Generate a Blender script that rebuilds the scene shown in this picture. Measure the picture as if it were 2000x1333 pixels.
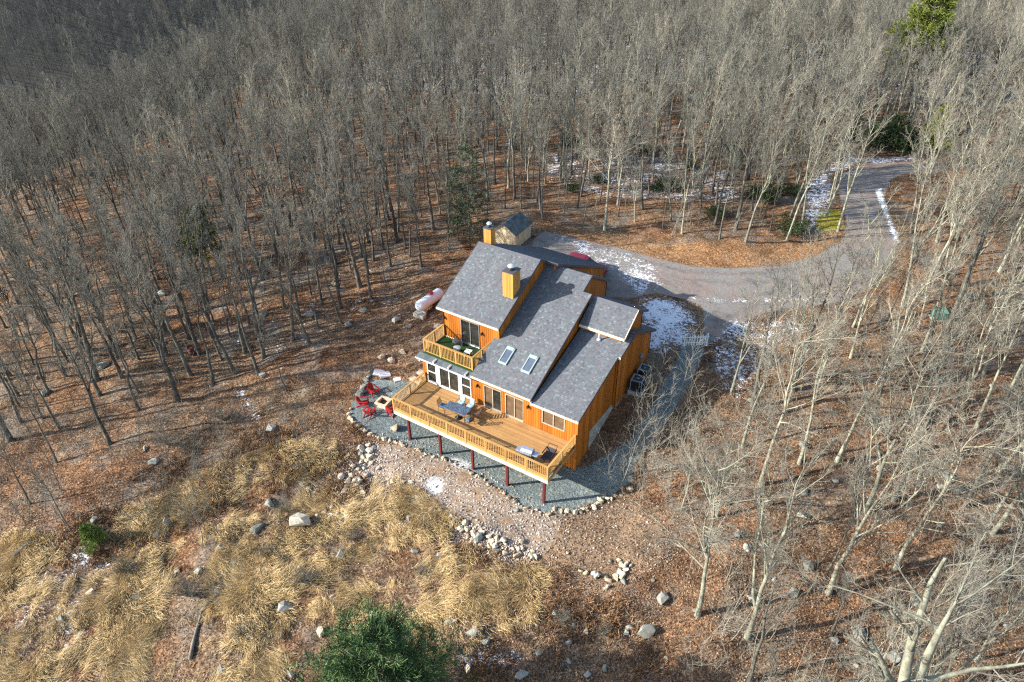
import bpy, bmesh, math, random
import numpy as np
from mathutils import Vector, Matrix
# ---------------------------------------------------------------- camera, sky, sun, exposure
scene = bpy.context.scene
for o in list(bpy.data.objects):
    bpy.data.objects.remove(o)
COL = scene.collection
CAM = np.array([30.487, -29.847, 35.021])
FW = np.array([-0.45179664, 0.68579708, -0.57058055])
RT = np.array([0.83804631, 0.54554223, -0.00787836])
UP = np.array([-0.30587283, 0.48173233, 0.82120386])
FPX = 1390.68                                   # focal length in pixels of a 2000 px wide picture
cam_data = bpy.data.cameras.new('camera')
cam = bpy.data.objects.new('camera', cam_data)
COL.objects.link(cam)
cam_data.sensor_width = 36.0
cam_data.lens = FPX / 2000.0 * 36.0
cam_data.clip_start = 0.5
cam_data.clip_end = 3000
M4 = Matrix(((RT[0], UP[0], -FW[0], CAM[0]), (RT[1], UP[1], -FW[1], CAM[1]), (RT[2], UP[2], -FW[2], CAM[2]), (0, 0, 0, 1)))
cam.matrix_world = M4
scene.camera = cam

SUN_AZ = math.radians(41.5)                      # light travels towards +x +y
SUN_EL = math.radians(25.0)
world = bpy.data.worlds.new('World')
scene.world = world
world.use_nodes = True
wn = world.node_tree
wn.nodes.clear()
w_out = wn.nodes.new('ShaderNodeOutputWorld')
w_bg = wn.nodes.new('ShaderNodeBackground')
w_sky = wn.nodes.new('ShaderNodeTexSky')
w_sky.sky_type = 'NISHITA'
w_sky.sun_disc = False
w_sky.sun_elevation = SUN_EL
sx, sy = -math.cos(SUN_AZ), -math.sin(SUN_AZ)    # towards the sun
w_sky.sun_rotation = math.atan2(sx, sy)
w_sky.altitude = 300
w_bg.inputs['Strength'].default_value = 0.14
wn.links.new(w_sky.outputs[0], w_bg.inputs['Color'])
wn.links.new(w_bg.outputs[0], w_out.inputs['Surface'])
sun_d = bpy.data.lights.new('sun', 'SUN')
sun_d.energy = 4.7
sun_d.angle = math.radians(0.6)
sun_d.color = (1.0, 0.955, 0.87)
sun = bpy.data.objects.new('sun', sun_d)
COL.objects.link(sun)
sdir = Vector((math.cos(SUN_AZ) * math.cos(SUN_EL), math.sin(SUN_AZ) * math.cos(SUN_EL), -math.sin(SUN_EL)))
sun.rotation_euler = sdir.to_track_quat('-Z', 'Y').to_euler()
sun.location = (-40, -40, 60)
scene.view_settings.view_transform = 'Standard'
scene.view_settings.look = 'None'
scene.view_settings.gamma = 1.0
scene.view_settings.exposure = 1.2
scene.view_settings.use_curve_mapping = False
scene.render.engine = 'CYCLES'
scene.cycles.max_bounces = 3
scene.cycles.use_denoising = False
scene.cycles.filter_width = 1.25
scene.cycles.diffuse_bounces = 1
scene.cycles.glossy_bounces = 2
scene.cycles.transmission_bounces = 2
scene.cycles.caustics_reflective = False
scene.cycles.caustics_refractive = False

# ---------------------------------------------------------------- terrain
def sstep(a, b, x):
    t = np.clip((x - a) / (b - a), 0, 1)
    return t * t * (3 - 2 * t)

_PY = [-90, -60, -30, -12, -1.8, 3.4, 16.5, 40, 90, 250, 500]
_PZ = [-22, -13, -7.2, -4.3, -2.75, -2.75, 1.15, 1.6, 2.6, 4, 4]
_GY = [-90, -60, -30, -12, 0, 16, 30, 50, 90, 250, 500]
_GZ = [-22, -13, -7.2, -4.4, -2.8, 0.0, 1.2, 1.8, 2.6, 4, 4]
_rw = np.random.RandomState(5)
_WAV = [(_rw.uniform(0, 6.28), _rw.uniform(0, 6.28), l) for l in (1.1, 1.5, 2.1, 2.9, 3.7, 4.9, 6.3, 8.5, 11, 14)]
def bumps(x, y):
    s = 0
    for a, p, l in _WAV:
        s = s + (l ** 0.7) * np.sin((x * math.cos(a) + y * math.sin(a)) * 6.283 / l + p + 1.3 * np.sin((x * math.sin(a) - y * math.cos(a)) * 2.1 / l))
    return s * 0.019
def hbase(x, y):
    x = np.asarray(x, float); y = np.asarray(y, float)
    hp = (np.interp(y - 1, _PY, _PZ) + np.interp(y, _PY, _PZ) + np.interp(y + 1, _PY, _PZ)) / 3
    gp = (np.interp(y - 3, _GY, _GZ) + np.interp(y, _GY, _GZ) + np.interp(y + 3, _GY, _GZ)) / 3
    w = sstep(-11, -3.5, x) * (1 - sstep(16, 24, x))
    z = w * hp + (1 - w) * gp
    z = z - 0.05 * np.clip(-12 - x, 0, None)
    s = -70 - 0.35 * np.clip(y - 40, 0, None) - x
    z = z - 46 * sstep(0, 130, s) + 95 * sstep(150, 470, s)
    return z
def flat_w(x, y):                                 # 1 where the ground was levelled (house, drive, patio)
    return sstep(-9, -4, x) * (1 - sstep(17, 21, x)) * sstep(-3.5, -1, y) * (1 - sstep(24, 30, y))
DRV = []                                          # drive polygon, filled below
def height(x, y):
    x = np.asarray(x, float); y = np.asarray(y, float)
    k = 1 - flat_w(x, y)
    if len(DRV):
        k = k * sstep(-0.5, 2.5, -poly_sd(DRV, x, y))
    return hbase(x, y) + bumps(x, y) * k

def ray(px, py):
    return FW + RT * (px - 1000) / FPX - UP * (py - 666.5) / FPX
def ground_at(px, py, fn=None):                   # where the line of sight through a photo pixel meets the ground
    d = ray(px, py)
    ts = np.arange(20, 460, 1.5)
    P = CAM[None] + ts[:, None] * d[None]
    zg = (fn or hbase)(P[:, 0], P[:, 1])
    below = P[:, 2] < zg
    i = int(np.argmax(below)) if below.any() else len(ts) - 1
    i = max(i, 1)
    e0 = P[i - 1, 2] - zg[i - 1]; e1 = P[i, 2] - zg[i]
    t = ts[i - 1] + (ts[i] - ts[i - 1]) * e0 / max(e0 - e1, 1e-6)
    fn = fn or height
    for _ in range(4):
        p = CAM + t * d
        t += (float(fn(p[0], p[1])) - p[2]) / d[2] * 0.9
    return CAM + t * d
def poly_sd(poly, x, y):                          # signed distance, positive inside
    x = np.asarray(x, float); y = np.asarray(y, float)
    P = np.asarray(poly, float)[:, :2]
    d2 = np.full(x.shape, 1e18); ins = np.zeros(x.shape, bool)
    for i in range(len(P)):
        a, b = P[i], P[(i + 1) % len(P)]
        e = b - a
        t = np.clip(((x - a[0]) * e[0] + (y - a[1]) * e[1]) / (e @ e + 1e-12), 0, 1)
        d2 = np.minimum(d2, (x - a[0] - t * e[0]) ** 2 + (y - a[1] - t * e[1]) ** 2)
        if abs(e[1]) > 1e-12:
            c = ((a[1] > y) != (b[1] > y)) & (x < e[0] * (y - a[1]) / e[1] + a[0])
            ins ^= c
    d = np.sqrt(d2)
    return np.where(ins, d, -d)
def gpoly(pts):
    return [tuple(ground_at(*p, fn=hbase)[:2]) for p in pts]

# ---------------------------------------------------------------- mesh helpers
def link(o, parent=None):
    COL.objects.link(o)
    if parent is not None:
        o.parent = parent
    return o
def tag(o, label=None, cat=None, group=None, kind=None):
    if label: o['label'] = label
    if cat: o['category'] = cat
    if group: o['group'] = group
    if kind: o['kind'] = kind
    return o
def thing(name, label, cat, loc=(0, 0, 0), rz=0.0, group=None, parent=None):
    o = bpy.data.objects.new(name, None)
    o.empty_display_size = 0.2
    o.location = loc
    o.rotation_euler = (0, 0, rz)
    link(o, parent)
    if label: tag(o, label, cat, group)
    return o
def copy_tree(o, parent=None):
    c = o.copy()
    COL.objects.link(c)
    c.parent = parent
    for ch in list(o.children):
        copy_tree(ch, c)
    return c
def mesh_np(name, V, F, mats, smooth=False):      # V (n,3), F (m,k)
    V = np.ascontiguousarray(V, np.float32); F = np.ascontiguousarray(F, np.int32)
    me = bpy.data.meshes.new(name)
    me.vertices.add(len(V)); me.vertices.foreach_set('co', V.ravel())
    k = F.shape[1]
    me.loops.add(F.size); me.loops.foreach_set('vertex_index', F.ravel())
    me.polygons.add(len(F))
    me.polygons.foreach_set('loop_start', np.arange(0, F.size, k, dtype=np.int32))
    me.polygons.foreach_set('loop_total', np.full(len(F), k, np.int32))
    if smooth: me.polygons.foreach_set('use_smooth', np.ones(len(F), bool))
    me.update(calc_edges=True)
    for m in (mats if isinstance(mats, (list, tuple)) else [mats]):
        me.materials.append(m)
    return me
class MB:
    def __init__(s):
        s.v = []; s.f = []
    def add(s, V, F):
        n = len(s.v)
        s.v += [tuple(map(float, p)) for p in V]
        s.f += [tuple(int(i) + n for i in f) for f in F]
        return s
    def box(s, x0, y0, z0, x1, y1, z1, rot=None, about=None):
        V = [(x, y, z) for z in (z0, z1) for y in (y0, y1) for x in (x0, x1)]
        if rot is not None:
            c = Vector(about) if about is not None else Vector(((x0 + x1) / 2, (y0 + y1) / 2, (z0 + z1) / 2))
            V = [tuple(rot @ (Vector(p) - c) + c) for p in V]
        return s.add(V, [(0, 2, 3, 1), (4, 5, 7, 6), (0, 1, 5, 4), (2, 6, 7, 3), (0, 4, 6, 2), (1, 3, 7, 5)])
    def bar(s, a, b, w, h=None):                  # rectangular bar from a to b
        a = Vector(a); b = Vector(b); h = h or w
        d = (b - a).normalized()
        u = d.cross(Vector((0, 0, 1)))
        if u.length < 1e-3: u = Vector((1, 0, 0))
        u.normalize(); v = u.cross(d)
        V = []
        for p in (a, b):
            for su, sv in ((-1, -1), (1, -1), (1, 1), (-1, 1)):
                V.append(tuple(p + u * su * w / 2 + v * sv * h / 2))
        return s.add(V, [(0, 1, 2, 3), (7, 6, 5, 4), (0, 4, 5, 1), (1, 5, 6, 2), (2, 6, 7, 3), (3, 7, 4, 0)])
    def prism(s, P, vec):                         # planar polygon P swept along vec
        n = len(P); vec = Vector(vec)
        V = [tuple(p) for p in P] + [tuple(Vector(p) + vec) for p in P]
        F = [tuple(range(n))[::-1], tuple(range(n, 2 * n))] + [(i, (i + 1) % n, n + (i + 1) % n, n + i) for i in range(n)]
        return s.add(V, F)
    def tube(s, pts, rad, n=8, cap=True):
        pts = [Vector(p) for p in pts]
        if not isinstance(rad, (list, tuple)): rad = [rad] * len(pts)
        V = []; ref = None
        for i, p in enumerate(pts):
            d = (pts[min(i + 1, len(pts) - 1)] - pts[max(i - 1, 0)]).normalized()
            if ref is None:
                ref = d.cross(Vector((0, 0, 1)))
                if ref.length < 1e-3: ref = Vector((1, 0, 0))
            u = (ref - d * ref.dot(d)).normalized(); ref = u; w = d.cross(u)
            for k in range(n):
                a = 6.28318 * k / n
                V.append(tuple(p + (u * math.cos(a) + w * math.sin(a)) * rad[i]))
        F = []
        for i in range(len(pts) - 1):
            for k in range(n):
                F.append((i * n + k, i * n + (k + 1) % n, (i + 1) * n + (k + 1) % n, (i + 1) * n + k))
        if cap:
            F.append(tuple(range(n))[::-1]); F.append(tuple((len(pts) - 1) * n + k for k in range(n)))
        return s.add(V, F)
    def lathe(s, prof, n=16, loc=(0, 0, 0), axis='z'):
        pts = []
        V = []
        for r, z in prof:
            for k in range(n):
                a = 6.28318 * k / n
                p = (r * math.cos(a), r * math.sin(a), z)
                if axis == 'y': p = (p[0], p[2], p[1])
                if axis == 'x': p = (p[2], p[0], p[1])
                V.append((p[0] + loc[0], p[1] + loc[1], p[2] + loc[2]))
        F = []
        for i in range(len(prof) - 1):
            for k in range(n):
                F.append((i * n + k, i * n + (k + 1) % n, (i + 1) * n + (k + 1) % n, (i + 1) * n + k))
        F.append(tuple(range(n))[::-1]); F.append(tuple((len(prof) - 1) * n + k for k in range(n)))
        return s.add(V, F)
    def build(s, name, mat, parent=None, smooth=False, bevel=0, loc=None):
        me = bpy.data.meshes.new(name)
        me.from_pydata(s.v, [], s.f)
        bm = bmesh.new(); bm.from_mesh(me)
        bmesh.ops.recalc_face_normals(bm, faces=bm.faces)
        bm.to_mesh(me); bm.free()
        if smooth:
            me.polygons.foreach_set('use_smooth', [True] * len(me.polygons))
        me.materials.append(mat)
        o = bpy.data.objects.new(name, me)
        if loc is not None: o.location = loc
        link(o, parent)
        if bevel:
            b = o.modifiers.new('bevel', 'BEVEL'); b.width = bevel; b.segments = 1; b.limit_method = 'ANGLE'
        if smooth:
            pass
        return o
def inst(o, name, parent, loc=(0, 0, 0), rot=(0, 0, 0), scale=None):   # another object on the same mesh
    c = bpy.data.objects.new(name, o.data if hasattr(o, 'data') else o)
    c.location = loc; c.rotation_euler = rot
    if scale is not None: c.scale = scale
    return link(c, parent)

# ---------------------------------------------------------------- materials
class NT:                                          # tiny node helper
    def __init__(s, name):
        s.m = bpy.data.materials.new(name); s.m.use_nodes = True
        s.t = s.m.node_tree; s.t.nodes.clear()
        s.out = s.n('ShaderNodeOutputMaterial')
        s.b = s.n('ShaderNodeBsdfPrincipled')
        s.t.links.new(s.b.outputs[0], s.out.inputs[0])
    def n(s, k, **kw):
        x = s.t.nodes.new(k)
        for a, v in kw.items(): setattr(x, a, v)
        return x
    def set(s, sock, v):
        if isinstance(v, bpy.types.NodeSocket): s.t.links.new(v, sock)
        elif isinstance(v, (tuple, list)) and len(v) == 3 and sock.type == 'RGBA': sock.default_value = (*v, 1)
        else: sock.default_value = v
    def pos(s):
        return s.n('ShaderNodeNewGeometry').outputs['Position']
    def obj(s):
        return s.n('ShaderNodeTexCoord').outputs['Object']
    def isl(s):
        return s.n('ShaderNodeNewGeometry').outputs['Random Per Island']
    def orand(s):
        return s.n('ShaderNodeObjectInfo').outputs['Random']
    def mapped(s, v, scale):
        x = s.n('ShaderNodeMapping'); s.set(x.inputs['Vector'], v); x.inputs['Scale'].default_value = scale
        return x.outputs[0]
    def noise(s, v, scale, detail=3, rough=0.55, dist=0.0):
        x = s.n('ShaderNodeTexNoise'); s.set(x.inputs['Vector'], v)
        x.inputs['Scale'].default_value = scale; x.inputs['Detail'].default_value = detail
        x.inputs['Roughness'].default_value = rough; x.inputs['Distortion'].default_value = dist
        return x.outputs[0]
    def voro(s, v, scale, out='Color', feat='F1'):
        x = s.n('ShaderNodeTexVoronoi', feature=feat); s.set(x.inputs['Vector'], v)
        x.inputs['Scale'].default_value = scale
        return x.outputs[out]
    def math(s, op, a, b=0.0, c=0.0, clamp=False):
        x = s.n('ShaderNodeMath', operation=op, use_clamp=clamp)
        s.set(x.inputs[0], a); s.set(x.inputs[1], b); s.set(x.inputs[2], c)
        return x.outputs[0]
    def ramp(s, v, stops, mode='LINEAR'):
        x = s.n('ShaderNodeValToRGB'); s.set(x.inputs[0], v)
        cr = x.color_ramp; cr.interpolation = mode
        while len(cr.elements) < len(stops): cr.elements.new(0.5)
        for e, (p, c) in zip(cr.elements, stops):
            e.position = p; e.color = (*c, 1) if len(c) == 3 else c
        return x.outputs[0]
    def mix(s, f, a, b, mode='MIX'):
        x = s.n('ShaderNodeMix', data_type='RGBA', blend_type=mode)
        s.set(x.inputs['Factor'], f); s.set(x.inputs['A'], a); s.set(x.inputs['B'], b)
        return x.outputs['Result']
    def smooth(s, v, a, b):
        x = s.n('ShaderNodeMapRange', interpolation_type='SMOOTHSTEP'); s.set(x.inputs[0], v)
        x.inputs[1].default_value = a; x.inputs[2].default_value = b
        return x.outputs[0]
    def sep(s, c, ch):
        x = s.n('ShaderNodeSeparateColor'); s.set(x.inputs[0], c); return x.outputs[ch]
    def attr(s, name):
        return s.n('ShaderNodeAttribute', attribute_name=name).outputs['Fac']
    def bump(s, hgt, strength=0.5, dist=0.05):
        x = s.n('ShaderNodeBump'); s.set(x.inputs['Height'], hgt)
        x.inputs['Strength'].default_value = strength; x.inputs['Distance'].default_value = dist
        s.t.links.new(x.outputs[0], s.b.inputs['Normal'])
    def done(s, color, rough=0.8, metal=0.0, spec=0.3):
        s.set(s.b.inputs['Base Color'], color); s.set(s.b.inputs['Roughness'], rough)
        s.b.inputs['Metallic'].default_value = metal
        s.b.inputs['Specular IOR Level'].default_value = spec
        return s.m
def simple(name, c, rough=0.7, metal=0.0, var=0.15, scale=3.0, spec=0.3, island=0.0, bump=0.0):
    t = NT(name); p = t.pos()
    n = t.noise(p, scale, 4)
    dk = tuple(v * (1 - var) for v in c); lt = tuple(min(1, v * (1 + var)) for v in c)
    col = t.ramp(n, [(0.3, dk), (0.7, lt)])
    if island:
        r = t.isl()
        col = t.mix(1.0, col, t.ramp(r, [(0, (1 - island,) * 3), (1, (1 + island * 0.6,) * 3)]), 'MULTIPLY')
    if bump: t.bump(t.noise(p, scale * 6, 3), bump, 0.02)
    return t.done(col, rough, metal, spec)
def wood(name, c, rough=0.65, axis=(1, 1, 1), var=0.25, island=0.18):
    t = NT(name); p = t.pos()
    g = t.noise(t.mapped(p, axis), 9, 5, 0.6, 0.6)
    st = t.noise(p, 0.9, 3)
    col = t.ramp(g, [(0.25, tuple(v * (1 - var) for v in c)), (0.75, tuple(min(1, v * (1 + var * 0.6)) for v in c))])
    col = t.mix(t.smooth(st, 0.45, 0.8), col, tuple(v * 0.72 for v in c))
    r = t.isl()
    col = t.mix(1.0, col, t.ramp(r, [(0, (1 - island,) * 3), (1, (1.0 + island * 0.5,) * 3)]), 'MULTIPLY')
    col = t.mix(1.0, col, t.ramp(t.orand(), [(0, (0.74, 0.72, 0.70)), (0.5, (0.97, 0.96, 0.95)), (1, (1.1, 1.1, 1.1))]), 'MULTIPLY')
    t.bump(g, 0.25, 0.01)
    return t.done(col, rough, 0, 0.25)
# ---------------------------------------------------------------- regions of the ground (traced, then laid on the terrain)
DRV = np.array(gpoly([(1040, 470), (1062, 452), (1110, 462), (1160, 474), (1230, 490), (1290, 507), (1350, 520), (1430, 524), (1520, 520),
    (1590, 502), (1640, 475), (1656, 452), (1650, 420), (1640, 380), (1632, 345), (1690, 322), (1830, 314), (1850, 331), (1765, 340), (1738, 352),
    (1727, 385), (1742, 430), (1754, 470), (1742, 520), (1700, 560), (1640, 590), (1560, 602), (1490, 612), (1430, 640), (1405, 662), (1375, 650),
    (1372, 600), (1340, 585), (1280, 572), (1235, 582), (1180, 580), (1100, 560), (1040, 500)]))
PATIO = np.array(gpoly([(715, 738), (697, 768), (683, 795), (684, 815), (705, 838), (740, 855), (770, 862), (800, 872), (830, 885), (870, 897), (905, 912),
    (945, 937), (985, 962), (1020, 987), (1060, 1000), (1110, 999), (1150, 985), (1195, 965), (1235, 940), (1240, 900), (1225, 860)]) + [(14.2, 4.2), (0, 4.2), (-1, 5.0), (-3.0, 5.2)])
PATH = np.array(gpoly([(1375, 650), (1332, 668), (1322, 705), (1296, 745), (1275, 790), (1240, 840), (1222, 880), (1245, 900), (1285, 850), (1318, 800), (1345, 755), (1368, 705), (1378, 672), (1405, 662)]))
DIRT = gpoly([(700, 880), (740, 865), (790, 872), (850, 890), (910, 915), (960, 950), (1020, 990), (1090, 1010), (1085, 1050), (1050, 1085), (980, 1070), (900, 1020), (840, 985), (770, 950), (720, 935), (690, 910)])
ASH = gpoly([(828, 940), (850, 930), (868, 940), (866, 960), (846, 968), (832, 958)])
ASH2 = gpoly([(868, 895), (900, 890), (925, 905), (915, 925), (885, 915)])
GRASS = gpoly([(0, 1060), (120, 1080), (300, 1000), (430, 930), (560, 890), (680, 890), (760, 955), (880, 1045), (960, 1095), (1030, 1130), (1010, 1190), (900, 1210), (860, 1333), (0, 1333)])
TAN = gpoly([(990, 1030), (1100, 1010), (1210, 985), (1290, 1000), (1290, 1100), (1180, 1170), (1080, 1130), (980, 1090)])
BANK = gpoly([(1060, 440), (1130, 450), (1250, 470), (1390, 478), (1500, 480), (1560, 470), (1640, 455), (1640, 478), (1590, 505), (1520, 522), (1430, 527), (1350, 523), (1290, 510), (1200, 487)])
MOSS = gpoly([(1588, 414), (1640, 408), (1648, 448), (1600, 456)])
SNOW = [  # (polygon, strength)
    ([(1060, 455), (1120, 460), (1220, 485), (1300, 520), (1310, 560), (1250, 590), (1190, 540), (1100, 490)], 0.47),
    ([(1245, 575), (1300, 575), (1345, 590), (1368, 625), (1362, 665), (1325, 690), (1295, 700), (1250, 690), (1235, 640)], 0.53),
    ([(1340, 577), (1450, 583), (1600, 576), (1600, 587), (1450, 594), (1340, 589)], 0.57),
    ([(1562, 345), (1640, 300), (1800, 300), (1810, 318), (1690, 322), (1632, 345), (1640, 400), (1600, 450), (1560, 450)], 0.5),
    ([(1706, 372), (1722, 362), (1740, 420), (1764, 478), (1746, 478), (1723, 420)], 0.62),
    ([(1040, 300), (1250, 290), (1450, 340), (1460, 400), (1300, 400), (1180, 390), (1060, 360)], 0.455),
    ([(1390, 620), (1560, 610), (1600, 640), (1520, 720), (1440, 800), (1390, 760), (1380, 690)], 0.48),
    ([(0, 1000), (120, 1020), (260, 1080), (230, 1200), (160, 1333), (0, 1333)], 0.43),
    ([(860, 1250), (960, 1230), (1060, 1270), (1060, 1333), (860, 1333)], 0.47),
    ([(450, 755), (475, 750), (510, 800), (500, 835), (470, 800)], 0.55),
    ([(1130, 1110), (1230, 1085), (1240, 1120), (1150, 1150)], 0.45),
    ([(380, 1180), (450, 1130), (470, 1160), (400, 1260)], 0.45),
    ([(1700, 650), (2000, 600), (2000, 1000), (1750, 900)], 0.38),
    ([(300, 600), (600, 500), (820, 480), (800, 600), (600, 700), (380, 760)], 0.40),
]
SNOW = [(gpoly(p), s) for p, s in SNOW]
SNOW += [([(-75, 60), (-30, 70), (0, 95), (-10, 150), (-90, 140)], 0.46), ([(-12, 100), (10, 90), (40, 100), (30, 140), (0, 140)], 0.46)]

def ground_material():
    t = NT('ground_leaf_litter_and_gravel'); p = t.pos()
    flat = t.mapped(p, (1, 1, 0.35))
    big = t.noise(flat, 0.16, 4); mid = t.noise(flat, 0.8, 4); fine = t.noise(flat, 5, 4); tiny = t.noise(flat, 22, 3)
    # fallen oak leaves
    cells = t.sep(t.voro(flat, 8.5), 0)
    cells2 = t.sep(t.voro(flat, 15), 1)
    leaf = t.ramp(cells, [(0.0, (0.036, 0.024, 0.016)), (0.3, (0.105, 0.066, 0.040)), (0.6, (0.185, 0.120, 0.072)), (0.82, (0.30, 0.21, 0.132)), (1.0, (0.48, 0.37, 0.255))])
    leaf2 = t.ramp(cells2, [(0.0, (0.06, 0.035, 0.02)), (0.5, (0.20, 0.115, 0.06)), (1.0, (0.40, 0.27, 0.165))])
    litter = t.mix(0.45, leaf, leaf2)
    litter = t.mix(t.smooth(big, 0.42, 0.62), litter, t.mix(1.0, litter, (1.2, 0.96, 0.80), 'MULTIPLY'))
    litter = t.mix(t.smooth(mid, 0.46, 0.68), litter, t.mix(1.0, litter, (0.50, 0.47, 0.45), 'MULTIPLY'))
    litter = t.mix(t.smooth(t.noise(flat, 0.3, 5, 0.6), 0.5, 0.66), litter, t.mix(1.0, litter, (0.62, 0.60, 0.58), 'MULTIPLY'))
    litter = t.mix(t.math('MULTIPLY', t.smooth(t.noise(flat, 0.37, 5), 0.5, 0.68), 0.5), litter, t.ramp(fine, [(0.3, (0.10, 0.10, 0.085)), (0.7, (0.32, 0.30, 0.26))]))
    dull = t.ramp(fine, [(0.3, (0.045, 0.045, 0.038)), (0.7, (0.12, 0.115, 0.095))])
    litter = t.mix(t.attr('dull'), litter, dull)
    # bright leaf bank and tan earth
    bank = t.attr('bank')
    litter = t.mix(t.math('MULTIPLY', bank, 0.85), litter, t.mix(0.5, litter, t.ramp(cells, [(0, (0.24, 0.10, 0.03)), (0.5, (0.46, 0.22, 0.08)), (1, (0.60, 0.36, 0.17))])))
    tan = t.ramp(t.noise(flat, 3.5, 6, 0.7), [(0.25, (0.15, 0.095, 0.055)), (0.5, (0.30, 0.20, 0.125)), (0.75, (0.42, 0.31, 0.21))])
    def fray(name, lo=0.36, hi=0.64, amt=0.9):
        a = t.attr(name)
        s = t.math('ADD', a, t.math('MULTIPLY', t.math('SUBTRACT', t.math('ADD', t.math('MULTIPLY', mid, 0.45), t.math('MULTIPLY', fine, 0.55)), 0.5), amt))
        return t.smooth(s, lo, hi)
    col = t.mix(t.math('MULTIPLY', fray('tan'), 0.75), litter, tan)
    # dry straw grass
    straw_n = t.noise(t.mapped(flat, (1.0, 3.0, 1)), 3.2, 6, 0.72, 1.2)
    straw = t.ramp(straw_n, [(0.25, (0.13, 0.08, 0.04)), (0.42, (0.33, 0.21, 0.09)), (0.58, (0.54, 0.38, 0.18)), (0.75, (0.70, 0.55, 0.31))])
    straw = t.mix(t.smooth(t.noise(flat, 0.55, 5, 0.65), 0.42, 0.58), straw, litter)
    col = t.mix(fray('grass'), col, straw)
    # pinkish rubble earth
    dirt = t.ramp(t.noise(flat, 6, 7, 0.75), [(0.28, (0.14, 0.10, 0.072)), (0.5, (0.255, 0.195, 0.15)), (0.72, (0.40, 0.335, 0.262))])
    dirt = t.mix(t.smooth(t.sep(t.voro(flat, 13), 2), 0.82, 0.9), dirt, (0.58, 0.52, 0.44))
    dirt = t.mix(t.math('MULTIPLY', t.smooth(t.noise(flat, 0.9, 5, 0.65), 0.48, 0.62), 0.8), dirt, tan)
    col = t.mix(fray('dirt', 0.3, 0.7, 1.3), col, dirt)
    # moss
    col = t.mix(fray('moss'), col, t.ramp(fine, [(0.3, (0.16, 0.13, 0.015)), (0.7, (0.42, 0.36, 0.05))]))
    # blue-grey crushed stone of the patio and the path
    gc = t.sep(t.voro(flat, 24), 0)
    grav = t.ramp(gc, [(0.0, (0.06, 0.075, 0.075)), (0.5, (0.135, 0.165, 0.165)), (1.0, (0.27, 0.31, 0.30))])
    grav = t.mix(t.smooth(mid, 0.35, 0.75), grav, t.mix(1.0, grav, (1.25, 1.25, 1.2), 'MULTIPLY'))
    grav = t.mix(t.math('MULTIPLY', t.smooth(cells, 0.90, 0.95), t.smooth(mid, 0.45, 0.6)), grav, leaf)
    col = t.mix(fray('gravel', 0.38, 0.62, 0.5), col, grav)
    # drive
    dn = t.noise(flat, 9, 6, 0.7)
    drv = t.ramp(dn, [(0.25, (0.13, 0.122, 0.112)), (0.5, (0.225, 0.21, 0.19)), (0.75, (0.34, 0.32, 0.295))])
    drv = t.mix(t.math('MULTIPLY', t.smooth(t.noise(flat, 0.28, 4), 0.42, 0.62), 0.7), drv, t.mix(1.0, drv, (1.12, 0.90, 0.84), 'MULTIPLY'))
    drv = t.mix(t.math('MULTIPLY', t.smooth(t.noise(t.mapped(flat, (0.5, 1, 1)), 0.9, 6, 0.65), 0.5, 0.66), 0.85), drv, t.mix(1.0, drv, (0.66, 0.70, 0.74), 'MULTIPLY'))
    drv = t.mix(t.math('MULTIPLY', t.smooth(cells2, 0.91, 0.95), t.smooth(mid, 0.5, 0.62)), drv, leaf2)
    drv = t.mix(t.math('MULTIPLY', t.attr('track'), t.smooth(fine, 0.3, 0.6)), drv, t.mix(1.0, drv, (0.68, 0.66, 0.66), 'MULTIPLY'))
    dmask = fray('drive', 0.4, 0.6, 0.55)
    col = t.mix(dmask, col, drv)
    col = t.mix(fray('ash', 0.3, 0.8, 0.8), col, t.ramp(fine, [(0.3, (0.42, 0.42, 0.41)), (0.7, (0.78, 0.79, 0.79))]))
    # thin snow lying in patches
    sn = t.math('ADD', t.math('MULTIPLY', t.noise(flat, 3.4, 7, 0.78, 0.8), 0.75), t.math('MULTIPLY', t.noise(flat, 0.6, 3), 0.25))
    sm = t.smooth(t.math('SUBTRACT', t.math('ADD', sn, t.attr('snow')), 1.0), -0.012, 0.018)
    col = t.mix(sm, col, t.ramp(tiny, [(0.3, (0.66, 0.69, 0.74)), (0.7, (0.86, 0.88, 0.90))]))
    # relief
    hgt = t.math('ADD', t.math('MULTIPLY', cells, 0.5), t.math('MULTIPLY', fine, 1.0))
    x = t.n('ShaderNodeBump'); t.set(x.inputs['Height'], hgt)
    t.set(x.inputs['Strength'], t.math('SUBTRACT', 0.9, t.math('MULTIPLY', dmask, 0.65))); x.inputs['Distance'].default_value = 0.09
    t.t.links.new(x.outputs[0], t.b.inputs['Normal'])
    return t.done(col, 0.92, 0, 0.12)
M_GROUND = ground_material()

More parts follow.
